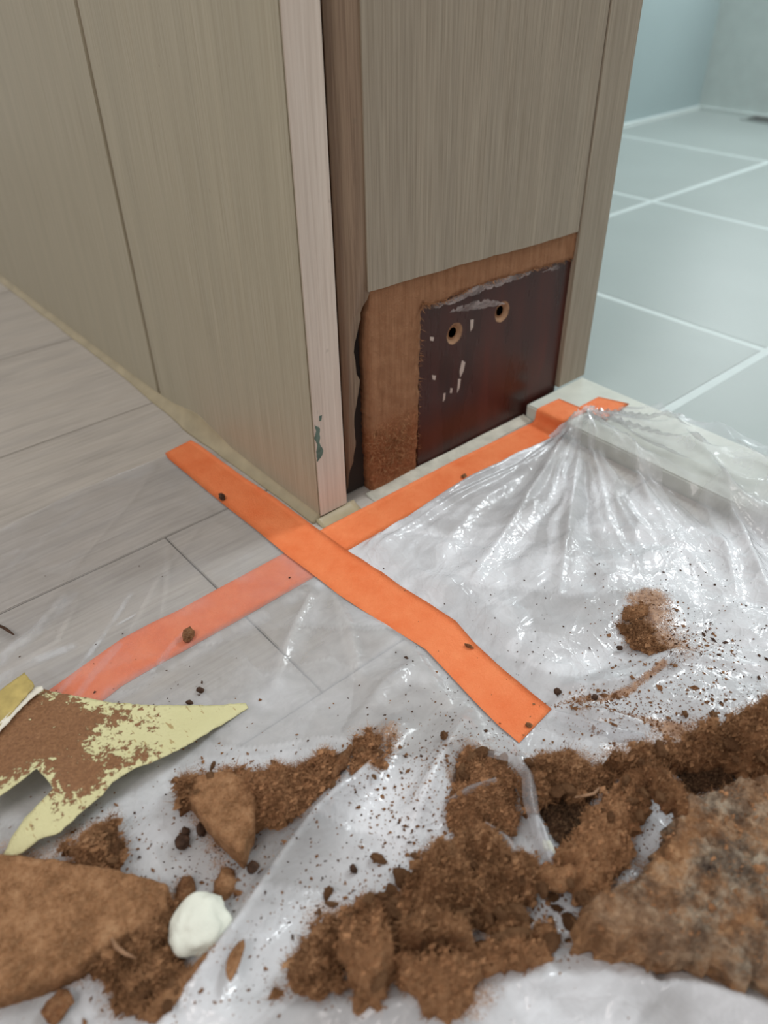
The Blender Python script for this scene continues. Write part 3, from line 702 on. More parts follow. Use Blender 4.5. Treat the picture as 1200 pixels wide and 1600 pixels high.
# ---- layout of debris (outlines seen on the floor, in order)
CH = [  # name, label, outline px, base z, thickness, lumpiness, material, fuzz
 ('fibreboard_slab', 'largest flat brown fibreboard slab at the lower left beside the white plaster lump', [(-60, 1338), (20, 1342), (90, 1350), (180, 1364), (262, 1388), (264, 1420), (246, 1446), (205, 1466), (170, 1486), (120, 1522), (60, 1548), (0, 1566), (-70, 1580)], .012, .034, .12, 'fib', 700),
 ('fibreboard_clump', 'torn fluffy fibreboard clump between the flat slab and the white plaster lump', [(262, 1402), (238, 1425), (205, 1470), (150, 1500), (168, 1545), (175, 1580), (232, 1592), (262, 1560), (300, 1520), (292, 1490), (268, 1478)], .006, .040, 2.2, 'fib_dark', 1500),
 ('fibreboard_sliver', 'long brown sliver lying diagonally just below the white plaster lump', [(345, 1466), (352, 1476), (300, 1540), (240, 1592), (212, 1590), (250, 1548), (300, 1508)], .035, .016, .5, 'fib', 200),
 ('fibreboard_chip', 'upright oval brown chip touching the top of the white plaster lump', [(284, 1368), (298, 1366), (303, 1385), (296, 1412), (282, 1428), (272, 1415), (275, 1388)], .008, .020, .5, 'fib_dark', 90),
 ('fibreboard_chip', 'square brown chip above and right of the white plaster lump', [(345, 1358), (362, 1357), (366, 1375), (358, 1400), (346, 1410), (335, 1398), (336, 1375)], .008, .020, .5, 'fib', 90),
 ('fibreboard_sliver', 'leaf-shaped brown sliver lying on the long film fold', [(380, 1468), (382, 1478), (372, 1510), (360, 1533), (355, 1525), (354, 1502), (364, 1482)], .050, .004, .2, 'fib', 20),
 ('fibreboard_piece', 'triangular tan fibreboard piece with a clean sawn edge in the middle left pile', [(296, 1252), (310, 1222), (345, 1212), (398, 1226), (402, 1262), (396, 1300), (379, 1345), (368, 1336), (330, 1298)], .014, .044, .12, 'fib', 300),
 ('fibreboard_clump', 'dark rough clump at the left end of the middle left pile', [(272, 1216), (286, 1204), (318, 1200), (332, 1222), (318, 1242), (290, 1256), (276, 1240)], .008, .052, 2.2, 'fib_dark', 500),
 ('fibreboard_clump', 'loose shredded fibreboard clump forming the right half of the middle left pile', [(345, 1215), (380, 1205), (410, 1208), (440, 1196), (470, 1184), (505, 1182), (524, 1194), (528, 1226), (500, 1258), (470, 1276), (440, 1290), (412, 1282), (380, 1262)], .006, .042, 2.4, 'fib', 1800),
 ('fibreboard_chip', 'reddish brown flat chip leaning at the right end of the middle left pile', [(522, 1186), (548, 1160), (552, 1168), (538, 1196), (520, 1214), (515, 1206)], .035, .014, .3, 'fib_dark', 20),
 ('fibreboard_clump', 'thin scatter of crumbs gathered between two film folds right of the reddish chip', [(556, 1152), (580, 1146), (606, 1150), (602, 1180), (575, 1215), (548, 1240), (540, 1222), (548, 1185)], .002, .018, 2.6, 'fib', 500),
 ('fibreboard_clump', 'fluffy curl of brown fibres under the point of the pale yellow sheet', [(100, 1318), (130, 1322), (150, 1300), (172, 1284), (190, 1298), (194, 1330), (178, 1352), (140, 1362), (118, 1345)], .004, .040, 2.2, 'fib_dark', 900),
 ('fibreboard_clump', 'shredded reddish brown heap at the top of the centre pile', [(640, 1402), (650, 1370), (680, 1322), (720, 1306), (760, 1300), (800, 1312), (826, 1350), (832, 1392), (790, 1420), (700, 1436), (650, 1430)], .004, .058, 2.4, 'fib_dark', 2600),
 ('fibreboard_clump', 'rough brown clump on the left shoulder of the centre pile', [(530, 1440), (545, 1412), (590, 1402), (640, 1396), (660, 1425), (650, 1452), (600, 1470), (545, 1468)], .004, .058, 2.0, 'fib', 1200),
 ('fibreboard_clump', 'dark wedge-shaped clump at the left foot of the centre pile', [(452, 1502), (480, 1462), (512, 1432), (534, 1428), (538, 1480), (536, 1545), (500, 1556), (468, 1550)], .004, .045, 2.0, 'fib_dark', 900),
 ('fibreboard_block', 'tall tan block standing at the lower left of the centre pile', [(536, 1446), (580, 1438), (612, 1450), (614, 1490), (606, 1540), (590, 1574), (556, 1576), (542, 1530)], .006, .085, 1.1, 'fib', 900),
 ('fibreboard_block', 'reddish brown block in the middle of the centre pile above a dark gap', [(630, 1452), (680, 1438), (722, 1432), (734, 1462), (736, 1492), (690, 1498), (640, 1494), (622, 1478)], .006, .075, 1.2, 'fib_dark', 800),
 ('fibreboard_block', 'tan lump nearest the bottom edge of the centre pile', [(612, 1508), (650, 1494), (700, 1496), (742, 1502), (752, 1530), (738, 1562), (700, 1584), (660, 1580), (648, 1556), (618, 1540)], .010, .070, 1.2, 'fib', 900),
 ('fibreboard_clump', 'small clump at the right side of the centre pile beside bare white film', [(758, 1396), (790, 1384), (808, 1402), (814, 1450), (802, 1478), (778, 1470), (760, 1440)], .004, .055, 1.8, 'fib_dark', 500),
 ('fibreboard_clump', 'long flat clump along the lower right foot of the centre pile', [(738, 1484), (780, 1474), (820, 1478), (850, 1484), (852, 1498), (830, 1514), (780, 1520), (745, 1512)], .006, .040, 1.5, 'fib', 500),
 ('fibreboard_chip', 'rounded brown chip between the centre pile and the big mouldy slab', [(826, 1450), (845, 1438), (868, 1446), (872, 1468), (856, 1482), (832, 1476)], .004, .035, 1.0, 'fib_dark', 200),
 ('fibreboard_chip', 'elongated tan chip bridging the centre pile and the right pile above a dark hollow', [(822, 1356), (850, 1350), (890, 1350), (914, 1362), (905, 1378), (878, 1385), (842, 1376)], .040, .022, .7, 'fib', 200),
 ('fibreboard_crumb', 'small orange-brown crumb left of the dark wedge-shaped clump', [(422, 1560), (432, 1546), (452, 1544), (456, 1556), (440, 1566)], .004, .014, .8, 'fib', 60),
 ('fibreboard_clump', 'crumbly brown patch below the end of the long tape', [(700, 1240), (708, 1200), (730, 1170), (752, 1172), (770, 1180), (790, 1210), (806, 1260), (806, 1300), (770, 1305), (730, 1300), (704, 1272)], .000, .024, 2.6, 'fib', 1200),
 ('fibreboard_clump', 'shredded dark clump right below the tip of the long tape', [(822, 1192), (850, 1182), (900, 1186), (950, 1198), (965, 1216), (925, 1232), (880, 1240), (850, 1252), (832, 1262), (820, 1230)], .004, .048, 2.4, 'fib_dark', 1800),
 ('fibreboard_slab', 'broken tan slab leaning diagonally left of the white film gap', [(868, 1332), (900, 1290), (940, 1240), (975, 1208), (1010, 1196), (1030, 1212), (1008, 1256), (990, 1300), (986, 1340), (960, 1368), (950, 1396), (905, 1400), (880, 1370)], .030, .040, 1.6, 'fib', 1500),
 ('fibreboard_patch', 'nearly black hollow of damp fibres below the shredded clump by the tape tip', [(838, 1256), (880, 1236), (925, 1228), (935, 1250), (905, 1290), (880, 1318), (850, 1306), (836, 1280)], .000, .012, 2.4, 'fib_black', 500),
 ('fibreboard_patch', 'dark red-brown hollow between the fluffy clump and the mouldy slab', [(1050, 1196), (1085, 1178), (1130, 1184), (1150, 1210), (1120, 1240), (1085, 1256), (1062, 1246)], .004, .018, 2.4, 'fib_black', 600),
 ('fibreboard_piece', 'arched brown strip curving over the white film gap', [(1008, 1200), (1035, 1200), (1062, 1232), (1082, 1262), (1070, 1274), (1045, 1262), (1020, 1236)], .060, .028, 1.2, 'fib_dark', 400),
 ('fibreboard_clump', 'big fluffy clump at the top of the right pile', [(948, 1182), (1000, 1172), (1060, 1162), (1085, 1142), (1130, 1138), (1165, 1120), (1210, 1090), (1260, 1080), (1270, 1200), (1200, 1205), (1150, 1190), (1110, 1184), (1062, 1180), (1010, 1198)], .006, .075, 2.4, 'fib_dark', 3200),
 ('mouldy_slab', 'largest fibreboard slab on the right, blotched with grey and black mould', [(905, 1440), (930, 1402), (975, 1392), (1020, 1352), (1048, 1300), (1072, 1262), (1110, 1238), (1170, 1222), (1280, 1200), (1300, 1560), (1200, 1532), (1120, 1512), (1040, 1496), (940, 1486), (898, 1468)], .030, .060, 1.3, 'fib_mould', 2600),
 ('fibreboard_piece', 'flat splintered layer under the front edge of the mouldy slab', [(905, 1486), (960, 1492), (1050, 1504), (1130, 1518), (1290, 1558), (1290, 1572), (1200, 1552), (1100, 1528), (1040, 1530), (1020, 1540), (1005, 1512), (930, 1502)], .008, .022, .6, 'fib_dark', 300),
 ('fibreboard_chip', 'small tan chip on bright film above the isolated brown crumb heap', [(976, 948), (1000, 942), (1016, 944), (1012, 958), (994, 966), (976, 962)], .003, .014, .9, 'fib', 150),
 ('fibreboard_clump', 'isolated brown crumb heap alone on the bright film right of the long tape', [(974, 975), (990, 968), (1012, 970), (1020, 984), (1018, 1000), (1040, 1012), (1055, 1030), (1046, 1034), (1015, 1020), (990, 1012), (982, 996)], .002, .016, 2.4, 'fib_dark', 600),
]
# flatten film under debris
pile_d = np.full(X.shape, 1e9)
CH = [list(c) for c in CH]
for c in CH:
    P = [p[:2] for p in gl(c[2], c[3])]
    ins = inpoly(X, Y, P); d_, _ = dpoly(X, Y, P)
    if c[3] <= .006 and ins.any(): c[3] = max(c[3], float(np.percentile(H_[ins], 30))-.004)
    sd = np.where(ins, -d_, d_); pile_d = np.minimum(pile_d, sd)
    lim = max(.0022, c[3]+c[4]*.12)
    cap = lim+np.clip(sd+.012, 0, 1)*1.6
    Hfilm = np.minimum(Hfilm, np.maximum(cap, .002))
Hfilm = np.where(X > LIPX0-.05, np.maximum(Hfilm, base+.001), Hfilm)
# haze (bunched layers, plus painted highlight streaks) and dust
haze = .17+.40*sm(-.10, -.35, Y)*left+.66*(1-left)
haze = haze*(1-.38*clean)+.12*sm(.3, .9, fbm(X*9, Y*9, o=3, s=31)+.35)
haze = haze*(1+.34*facet)+.18*sm(-.5, -.75, Y)
haze = haze*(1-.38*sm(LIPX0-.03, LIPX0+.02, X))
for P_, r_, a_ in (([(75, 1105), (112, 1060), (165, 990), (205, 930)], .007, .34), ([(120, 1090), (150, 1050), (185, 1010)], .010, .30), ([(0, 1035), (60, 985), (112, 930)], .020, .26),
                   ([(0, 1062), (50, 1036), (112, 1012)], .014, .30), ([(240, 1050), (265, 1015), (290, 990)], .008, .28), ([(180, 1085), (300, 1022), (400, 968), (500, 908)], .030, .22),
                   ([(0, 900), (60, 850), (130, 800)], .012, .12), ([(185, 742), (230, 724), (256, 712)], .008, .22), ([(10, 870), (30, 862)], .008, .25), ([(180, 980), (212, 962)], .004, .35),
                   ([(415, 1100), (460, 1010), (505, 915)], .030, .18), ([(560, 1060), (620, 1010)], .020, .22), ([(600, 1100), (640, 1060), (700, 1090)], .024, .20)):
    fq = .45+.55*np.clip(.5+2.2*fbm(X*55, Y*30, o=2, s=92), 0, 1)  # light streaks on the film painted in as extra haze
    haze = haze+a_*fq*sm(r_, r_*.25, dpoly(X, Y, PX(P_), False)[0])
bandv = fbm(ang*5+2.2*fbm(X*4, Y*4, o=3, s=61), rad*1.1, o=2, s=60)
haze = haze*(1-.34*rw*sm(.02, .05, bandv)*(1-left))+.10*rw*sm(-.05, -.10, bandv)
bv2 = fbm((X*.8+Y)*7+.8*fbm(X*4, Y*4, o=2, s=62), (X-Y)*1.6, o=2, s=63)
haze = haze*(1-.28*(1-rw)*sm(.06, .09, bv2))+.12*(1-clean)*sm(-.10, -.13, bv2)
lipwin = sm(.50, .60, X)*sm(-.13, -.18, Y)*sm(-.75, -.55, Y)*sm(.92, .84, X+.12*fbm(X*8, Y*8, o=3, s=44))
haze = haze*(1-.62*lipwin)
haze = np.where((dC < .05) & (X < -.1), np.minimum(haze, .20), haze)
dn = fbm(X*16, Y*16, o=4, s=91, g=.65)
dust = sm(.05, -.01, pile_d+.035*dn)*.60
dust = dust+.22*sm(-.25, -.6, Y)*sm(.05, .4, X)*(.6+dn)+.20*sm(.16, .0, dpoly(X, Y, PX([(970, 1090), (1100, 1010), (1180, 930)]), False)[0])
for P_, r_, a_ in (([(875, 1104), (935, 1106), (985, 1092), (1030, 1060)], .012, .62), ([(905, 1120), (960, 1128), (1050, 1150)], .022, .5), ([(560, 1330), (640, 1220)], .10, .35), ([(1020, 960), (1100, 1010)], .06, .18)):
    dust = dust+a_*sm(r_, 0, dpoly(X, Y, PX(P_), False)[0])
for P_, r_ in (((1018, 1300), .055), ((845, 1425), .05), ((872, 1458), .04), ((640, 1290), .09), ((590, 1350), .08)):
    g_ = G(*P_); k_ = sm(r_, r_*.45, np.hypot(X-g_[0], Y-g_[1])); dust = dust*(1-.75*k_); haze = haze+.2*k_
cx = (X[:-1, :-1]+fs/2); cy = (Y[:-1, :-1]+fs/2)
keep = inpoly(cx, cy, fp)
jj, ii = np.nonzero(keep)
F = np.c_[jj*nx+ii, jj*nx+ii+1, (jj+1)*nx+ii+1, (jj+1)*nx+ii]
used = np.unique(F); remap = -np.ones(nx*ny, int); remap[used] = np.arange(len(used)); F = remap[F]
VX = X.ravel()[used].copy(); VY = Y.ravel()[used].copy(); VZ = Hfilm.ravel()[used].copy()
cnt = np.zeros(len(used)); np.add.at(cnt, F.ravel(), 1)
bi = np.nonzero(cnt < 4)[0]
FPd = np.array([p[:2] for p in densify(fp, .002)])
for i in bi:
    dd = (FPd[:, 0]-VX[i])**2+(FPd[:, 1]-VY[i])**2; k = dd.argmin()
    if dd[k] < (2*fs)**2: VX[i], VY[i] = FPd[k]
film = mesh('plastic_film', np.c_[VX, VY, VZ], F, M['film'], None, True, {'haze': np.clip(haze.ravel()[used], 0, 1), 'dust': np.clip(dust.ravel()[used], 0, 1)})
tag(film, 'crumpled translucent plastic dust sheet taped over floor and threshold', 'plastic sheet')

# ------------------------------------------------------------------ debris pieces
def chunk(name, label, px, zb_, th_, lump, mk, nf, seed):
    zt_ = zb_+th_
    P = [p[:2] for p in gl(px, zb_+th_*.6)]
    P = densify(P, .006, .0016*min(lump+.3, 2.2), seed); cc = np.mean([p[:2] for p in P], axis=0); PA = np.array(P)
    wob = .012*min(lump, 2)*fbm(PA[:, 0]*45, PA[:, 1]*45, o=3, s=seed+20)*.8
    dirs = PA-cc; dirs /= np.linalg.norm(dirs, axis=1)[:, None]+1e-9; P = [tuple(p) for p in PA+dirs*wob[:, None]]
    v, F = tri(P, .0048)
    d, _ = dpoly(v[:, 0], v[:, 1], P)
    x, y = v[:, 0], v[:, 1]
    big0 = fbm(x*40, y*40, o=2, s=seed+9)
    rnd = (.92+.08*sm(0, .003, d)) if lump < .2 else .45+.55*sm(0, .003+(.006 if lump < 1.6 else .020), d+.004*big0)
    big = fbm(x*22+seed, y*22, o=3, s=seed); mid = fbm(x*70+seed, y*70, o=4, s=seed+3, g=.65); rid = 1-2*np.abs(fbm(x*38, y*38+seed, o=3, s=seed+5))
    top = th_*(rnd*(1+.30*lump*big)+.09*lump*mid+.10*lump*rid)+.0018*mid+.0012*fbm(x*220, y*220, o=2, s=seed+11)
    top = np.maximum(top, th_*.12)
    n_ = len(v)
    V = [(x[i], y[i], zb_+top[i]) for i in range(n_)]
    B = boundary(F); ring = [a for a, b in B]
    FF = [list(f) for f in F]; idx = {a: k for k, a in enumerate(ring)}
    c = v.mean(0); rows = 3; prev = {a: a for a in ring}
    for r_ in range(1, rows+1):
        cur = {}
        for a in ring:
            q = v[a]; out = (q-c)/(np.linalg.norm(q-c)+1e-9)
            jx = rng.normal()*.0016*min(lump+.2, 2)
            zz = zb_+top[a]*(1-r_/rows)
            off = .0012*(1 if r_ < rows else -1.5)+jx
            cur[a] = len(V); V.append((q[0]+out[0]*off, q[1]+out[1]*off, zz))
        for a, b in B: FF.append([b, a, cur[a], cur[b]])
        prev_c = prev; 
        if r_ > 1:
            for a, b in B: FF[-len(B)+B.index((a, b))] = [prev[b], prev[a], cur[a], cur[b]]
        prev = cur
    # underside
    V = np.array(V)
    FF += [[prev[a] if a in prev else a for a in reversed(f)] for f in F if all(a in prev for a in f)]
    at = None
    if mk == 'fib_mould': nf = 1200
    if mk == 'fib_mould':
        cm = G(1150, 1375, .08); mo = sm(.20, .08, np.hypot((V[:, 0]-cm[0]), (V[:, 1]-cm[1]))*1.0+.05*fbm(V[:, 0]*20, V[:, 1]*20)); at = {'mould': mo}
    o = mesh(name, V, FF, M[mk], None, lump < 1, at)
    tag(o, label, 'debris')
    # loose fibres and clinging granules
    if nf:
        r = np.random.default_rng(seed); VV = []; F2 = []
        sel = r.integers(0, n_, int(nf*(4.5 if lump > 1.7 else 2.2)))
        for i in sel:
            p = V[i]+r.normal(size=3)*.002
            dr_ = r.normal(size=3); dr_[2] = abs(dr_[2])*.6; dr_ /= np.linalg.norm(dr_)
            Ln = r.uniform(.003, .014)*min(1, .35+lump*.35); s = np.cross(dr_, r.normal(size=3)); s = s/np.linalg.norm(s)*r.uniform(.0003, .0006); cv = r.normal(size=3)*.4*Ln
            b = len(VV); VV += [p-s, p+s, p+dr_*Ln*.5+cv*.3-s*.8, p+dr_*Ln*.5+cv*.3+s*.8, p+dr_*Ln+cv]
            F2 += [[b, b+1, b+3, b+2], [b+2, b+3, b+4]]
        if lump >= .7:
            for i in r.integers(0, n_, int(nf*(.7 if lump > 1.7 else .18))):
                p = V[i]+np.array([r.normal()*.003, r.normal()*.003, r.uniform(0, .003)]); s = abs(r.normal())*.0019+.0007
                b = len(VV); q = r.normal(size=(6, 3)); q /= np.linalg.norm(q, axis=1)[:, None]
                base_ = np.array([(1, 0, 0), (-1, 0, 0), (0, 1, 0), (0, -1, 0), (0, 0, 1), (0, 0, -1)], float)+q*.45
                base_ *= np.array([1, r.uniform(.5, 1), r.uniform(.4, .9)])
                VV += [p+bb*s*np.array([1.4, 1, .8]) for bb in base_]
                for a1, a2, a3 in ((0, 2, 4), (2, 1, 4), (1, 3, 4), (3, 0, 4), (2, 0, 5), (1, 2, 5), (3, 1, 5), (0, 3, 5)): F2.append([b+a1, b+a2, b+a3])
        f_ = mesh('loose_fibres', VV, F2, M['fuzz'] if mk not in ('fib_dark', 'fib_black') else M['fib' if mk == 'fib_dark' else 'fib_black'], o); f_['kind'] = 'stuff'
    return o
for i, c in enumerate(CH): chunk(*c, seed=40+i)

# plaster lump, pellets
def lump(name, label, cat, px, py, rx, ry, rz, mk, seed, z=None, rough=.18, rot=0, group=None, sub=3):
    g = G(px, py, .0); zf = float(filmz(np.array([g[0]]), np.array([g[1]]))[0]) if z is None else z
    g = G(px, py, zf+rz*.6)
    bm = bmesh.new(); bmesh.ops.create_icosphere(bm, subdivisions=sub, radius=1)
    co = np.array([v_.co for v_ in bm.verts])
    nn = fbm(co[:, 0]*1.6+seed, co[:, 1]*1.6, co[:, 2]*1.6, o=3, s=seed)
    r_ = 1+rough*1.8*nn
    c, s = math.cos(rot), math.sin(rot)
    for v_, k in zip(bm.verts, r_):
        q = v_.co*k; x, y, z_ = q.x*rx, q.y*ry, max(q.z, -.75)*rz
        v_.co = Vector(((x*c-y*s)*U, (x*s+y*c)*U, (z_+rz*.75)*U))
    o = bmobj(name, bm, M[mk], None, rough < .25)
    o.location = Vector((g[0], g[1], zf))*U
    tag(o, label, cat, group); return o
lump('plaster_lump', 'rounded white plaster lump beside the flat fibreboard slab', 'plaster', 311, 1447, .036, .034, .022, 'plaster', 3, .026, .14, .3, sub=4)
for i, (px, py, rx, ry, rz, mk, lb) in enumerate([
    (294, 992, .015, .012, .013, 'fib_dark', 'brown crumb resting on the lower left orange tape'),
    (347, 777, .009, .007, .008, 'darkbit', 'dark crumb on the shaded upper part of the long tape'),
    (313, 1079, .006, .005, .006, 'darkbit', 'dark pellet above the point of the pale yellow sheet'),
    (296, 1098, .004, .007, .004, 'darkbit', 'tiny dark crumb at the upper edge of the pale yellow sheet'),
    (286, 1316, .011, .009, .010, 'darkbit', 'dark pellet lower of a pair left of the triangular piece'),
    (290, 1301, .007, .006, .007, 'darkbit', 'dark pellet upper of a pair left of the triangular piece'),
    (314, 1298, .010, .006, .008, 'darkbit', 'dark curled crumb just below the sawn triangular piece'),
    (396, 1358, .009, .008, .009, 'darkbit', 'black oval pellet right of the square brown chip'),
    (417, 1360, .014, .004, .006, 'darkbit', 'thin dark sliver right of the black oval pellet'),
    (375, 1398, .011, .004, .005, 'fib_dark', 'thin brown sliver at the top right of the plaster lump'),
    (552, 1358, .006, .004, .006, 'darkbit', 'lone black pellet on bare film above the centre pile'),
    (733, 1010, .009, .003, .004, 'fib_dark', 'thin brown splinter in the middle of the long tape'),
    (826, 1133, .006, .004, .003, 'fib_dark', 'small brown splinter near the tip of the long tape'),
    (725, 744, .008, .005, .003, 'fib_dark', 'brown flake on the tape below the dark board'),
    (747, 742, .006, .003, .003, 'fib_dark', 'small brown flake at the lower edge of the tape below the dark board'),
    (871, 1081, .008, .005, .005, 'darkbit', 'black crumb beside the tip of the long tape'),
    (929, 1090, .006, .005, .006, 'darkbit', 'black crumb in the dusty film fold right of the tape tip'),
    (968, 1013, .005, .004, .005, 'darkbit', 'black crumb left of the isolated brown heap'),
    (925, 1397, .010, .007, .006, 'plaster', 'small pale plaster bit in the dark hollow of the right pile'),
    (857, 1323, .013, .007, .006, 'plaster', 'small white plaster bit beside the left tip of the broken tan slab'),
    (92, 1572, .018, .015, .010, 'fib_dark', 'small brown crumb under the lower left slab near the picture bottom')]):
    g0 = G(px, py, 0); zz = None
    if i in (1, 11, 12): zz = ZA+.001
    if i in (13, 14): zz = zb+.001
    if i in (9,): zz = .02
    lump('crumb', lb, 'crumb', px, py, rx, ry, rz, mk, 60+i, zz, .3, random.uniform(0, 3), sub=2)
# pale curved splinters
def strand(label, pts, wd, mk, cat='splinter'):
    P = densify([np.array(p) for p in pts], .004, 0, closed=False); V = []; F = []; k = 5
    for i, p in enumerate(P):
        t = P[min(i+1, len(P)-1)]-P[max(i-1, 0)]; t = t/np.linalg.norm(t); a = np.cross(t, (0, 0, 1)); a /= np.linalg.norm(a); b = np.cross(a, t)
        r_ = wd*math.sin(math.pi*(i+.6)/(len(P)+.2))**.5
        V += [p+a*r_*math.cos(2*math.pi*j/k)+b*r_*.6*math.sin(2*math.pi*j/k) for j in range(k)]
    for i in range(len(P)-1): F += [[i*k+j, i*k+(j+1) % k, (i+1)*k+(j+1) % k, (i+1)*k+j] for j in range(k)]
    F += [list(range(k)), [(len(P)-1)*k+j for j in reversed(range(k))]]
    o = mesh('splinter', V, F, M[mk], None, True); tag(o, label, cat)
strand('pale curved wood splinter on the fluffy clump left of the plaster lump', gl([(174, 1466, .055), (182, 1480, .062), (196, 1490, .062), (213, 1497, .055)]), .003, 'tan')
strand('pale curled fibre on the dark clump below the tip of the long tape', gl([(898, 1246, .062), (915, 1243, .07), (928, 1240, .07), (937, 1230, .064)]), .0025, 'tan')
strand('thin dark twig lying on the laminate at the left edge', gl([(-8, 974, .012), (8, 982, .012), (22, 992, .012)]), .003, 'darkbit')

# torn yellow sheet
def sheet(name, label, px, mk, fibf, seed, th=.0016, step=.0055):
    P3 = [np.array(G(a, b, z)) for a, b, z in px]
    D = densify(P3, .006, .0007, seed)
    v, F = tri([tuple(p[:2]) for p in D], step)
    D = np.array(D); z = np.zeros(len(v))
    for i, q in enumerate(v):
        w_ = 1/(((D[:, 0]-q[0])**2+(D[:, 1]-q[1])**2)**1.2+1e-7); z[i] = (w_*D[:, 2]).sum()/w_.sum()
    z += .0025*fbm(v[:, 0]*14, v[:, 1]*14, o=2, s=seed)
    fb = fibf(v) if fibf else np.zeros(len(v))
    zt_ = z+np.where(fb > .5, .0030*(.5+np.abs(fbm(v[:, 0]*60, v[:, 1]*60, o=3))), 0)
    n_ = len(v)
    V = np.vstack([np.c_[v, zt_], np.c_[v, z-th]])
    FF = [f for f in F]+[[i+n_ for i in reversed(f)] for f in F]+[[b, a, a+n_, b+n_] for a, b in boundary(F)]
    o = mesh(name, V, FF, M[mk], None, True, {'fib': np.r_[fb, fb*0]}); tag(o, label, 'veneer'); return o
def project(v, z=.03):
    p = np.c_[v, np.full(len(v), z)]-CP; c = p@RC.T
    return c[:, 0]/c[:, 2]*FPX+600, c[:, 1]/c[:, 2]*FPX+800
fcore = [p[:2] for p in gl([(20, 1090), (70, 1078), (150, 1094), (205, 1100), (212, 1128), (165, 1140), (158, 1165), (195, 1182), (232, 1188), (180, 1222), (150, 1246), (105, 1250), (86, 1238), (75, 1220), (57, 1208), (0, 1250), (-60, 1290), (-60, 1100)], .04)]
def fibf(v):
    ins = inpoly(v[:, 0], v[:, 1], fcore); d, _ = dpoly(v[:, 0], v[:, 1], fcore)
    sd = np.where(ins, d, -d)
    return np.clip(.45+np.where(sd > 0, sd*11, sd*5.0), .04, .80)+.26*fbm(v[:, 0]*34, v[:, 1]*16, o=4, s=77, g=.7)
ys_ = [(-50, 1190, .05), (0, 1140, .05), (35, 1102, .05), (62, 1076, .045), (110, 1086, .040), (170, 1097, .035), (240, 1101, .03), (320, 1102, .02), (384, 1099, .012), (388, 1106, .012), (350, 1130, .02), (290, 1165, .04), (240, 1190, .048), (205, 1204, .05), (176, 1222, .05), (160, 1243, .05), (120, 1275, .045), (95, 1300, .04), (60, 1312, .035), (35, 1332, .025), (10, 1344, .02), (5, 1334, .02), (22, 1302, .03), (45, 1272, .04), (68, 1248, .048), (82, 1232, .05), (72, 1216, .055), (57, 1200, .06), (30, 1222, .06), (0, 1243, .055), (-50, 1270, .05)]
sheet('veneer_sheet', 'torn pale yellow veneer sheet half covered with brown fibres', ys_, 'sheet', fibf, 5)
sheet('veneer_offcut', 'olive-yellow veneer offcut at the left edge behind the pale yellow sheet', [(-40, 1112, .07), (0, 1079, .07), (38, 1050, .07), (54, 1072, .068), (30, 1100, .066), (0, 1132, .066), (-40, 1170, .066)], 'olive', None, 6)
sheet('torn_paper', 'white torn paper edge between the olive offcut and the pale yellow sheet', [(-20, 1152, .066), (0, 1128, .066), (30, 1098, .064), (55, 1074, .062), (66, 1072, .058), (68, 1078, .056), (45, 1096, .058), (15, 1128, .06), (-18, 1160, .062)], 'torn', None, 7, .0012, .004)

# scattered crumbs and dust grains on the film
def scatter(name, label, cat, n_, mk, regions, size, seed):
    r = np.random.default_rng(seed); V = []; F = []
    ws = np.array([q_[4] for q_ in regions], float); ws /= ws.sum()
    for k in range(n_):
        cx_, cy_, sx_, sy_, _ = regions[r.choice(len(regions), p=ws)]
        px, py = cx_+r.normal()*sx_, cy_+r.normal()*sy_
        if py < 870: continue
        g = G(px, py, .004)
        if not (FX0 < g[0] < FX1 and FY0 < g[1] < FY1): continue
        if g[0] < -.12 and g[1] > .40: continue
        z = float(filmz(np.array([g[0]]), np.array([g[1]]))[0])
        dA_ = dpoly(np.array([g[0]]), np.array([g[1]]), [p[:2] for p in tA], False)[0][0]
        if dA_ < .047:
            if r.uniform() < .75: continue
            z = ZA+.001
        s = size*np.exp(r.normal()*.55); b = len(V)
        ax = np.array([1, r.uniform(.35, 1), r.uniform(.3, .8)]); a = r.uniform(0, 6.3)
        R2 = np.array([[math.cos(a), -math.sin(a), 0], [math.sin(a), math.cos(a), 0], [0, 0, 1]])
        q_ = np.array([(1, 0, 0), (-1, 0, 0), (0, 1, 0), (0, -1, 0), (0, 0, 1), (0, 0, -1)], float)+r.normal(size=(6, 3))*.25
        q_ = (q_*ax*s)@R2.T+np.array([g[0], g[1], z+s*.25])
        V += list(q_)
        for t in ((0, 2, 4), (2, 1, 4), (1, 3, 4), (3, 0, 4), (2, 0, 5), (1, 2, 5), (3, 1, 5), (0, 3, 5)): F.append([b+t_ for t_ in t])
    o = mesh(name, V, F, M[mk], None); tag(o, label, cat, kind='stuff'); return o
reg = [(400, 1250, 90, 50, 6), (620, 1250, 60, 60, 5), (720, 1240, 60, 60, 8), (900, 1220, 90, 50, 8), (700, 1380, 120, 60, 9), (560, 1430, 90, 60, 5), (250, 1480, 80, 70, 6), (1120, 1150, 60, 50, 8), (1060, 1110, 60, 40, 5), (1010, 1000, 40, 30, 4), (1040, 1300, 50, 40, 4), (840, 1440, 60, 50, 7), (150, 1310, 60, 40, 3), (960, 1130, 60, 15, 6), (930, 1102, 40, 6, 4), (1090, 1020, 40, 20, 2), (400, 1560, 120, 30, 2), (330, 1370, 60, 40, 3)]
scatter('fibreboard_crumbs', 'loose brown fibreboard crumbs strewn over the plastic film', 'crumbs', 6500, 'fib_dark', reg, .0012, 1)
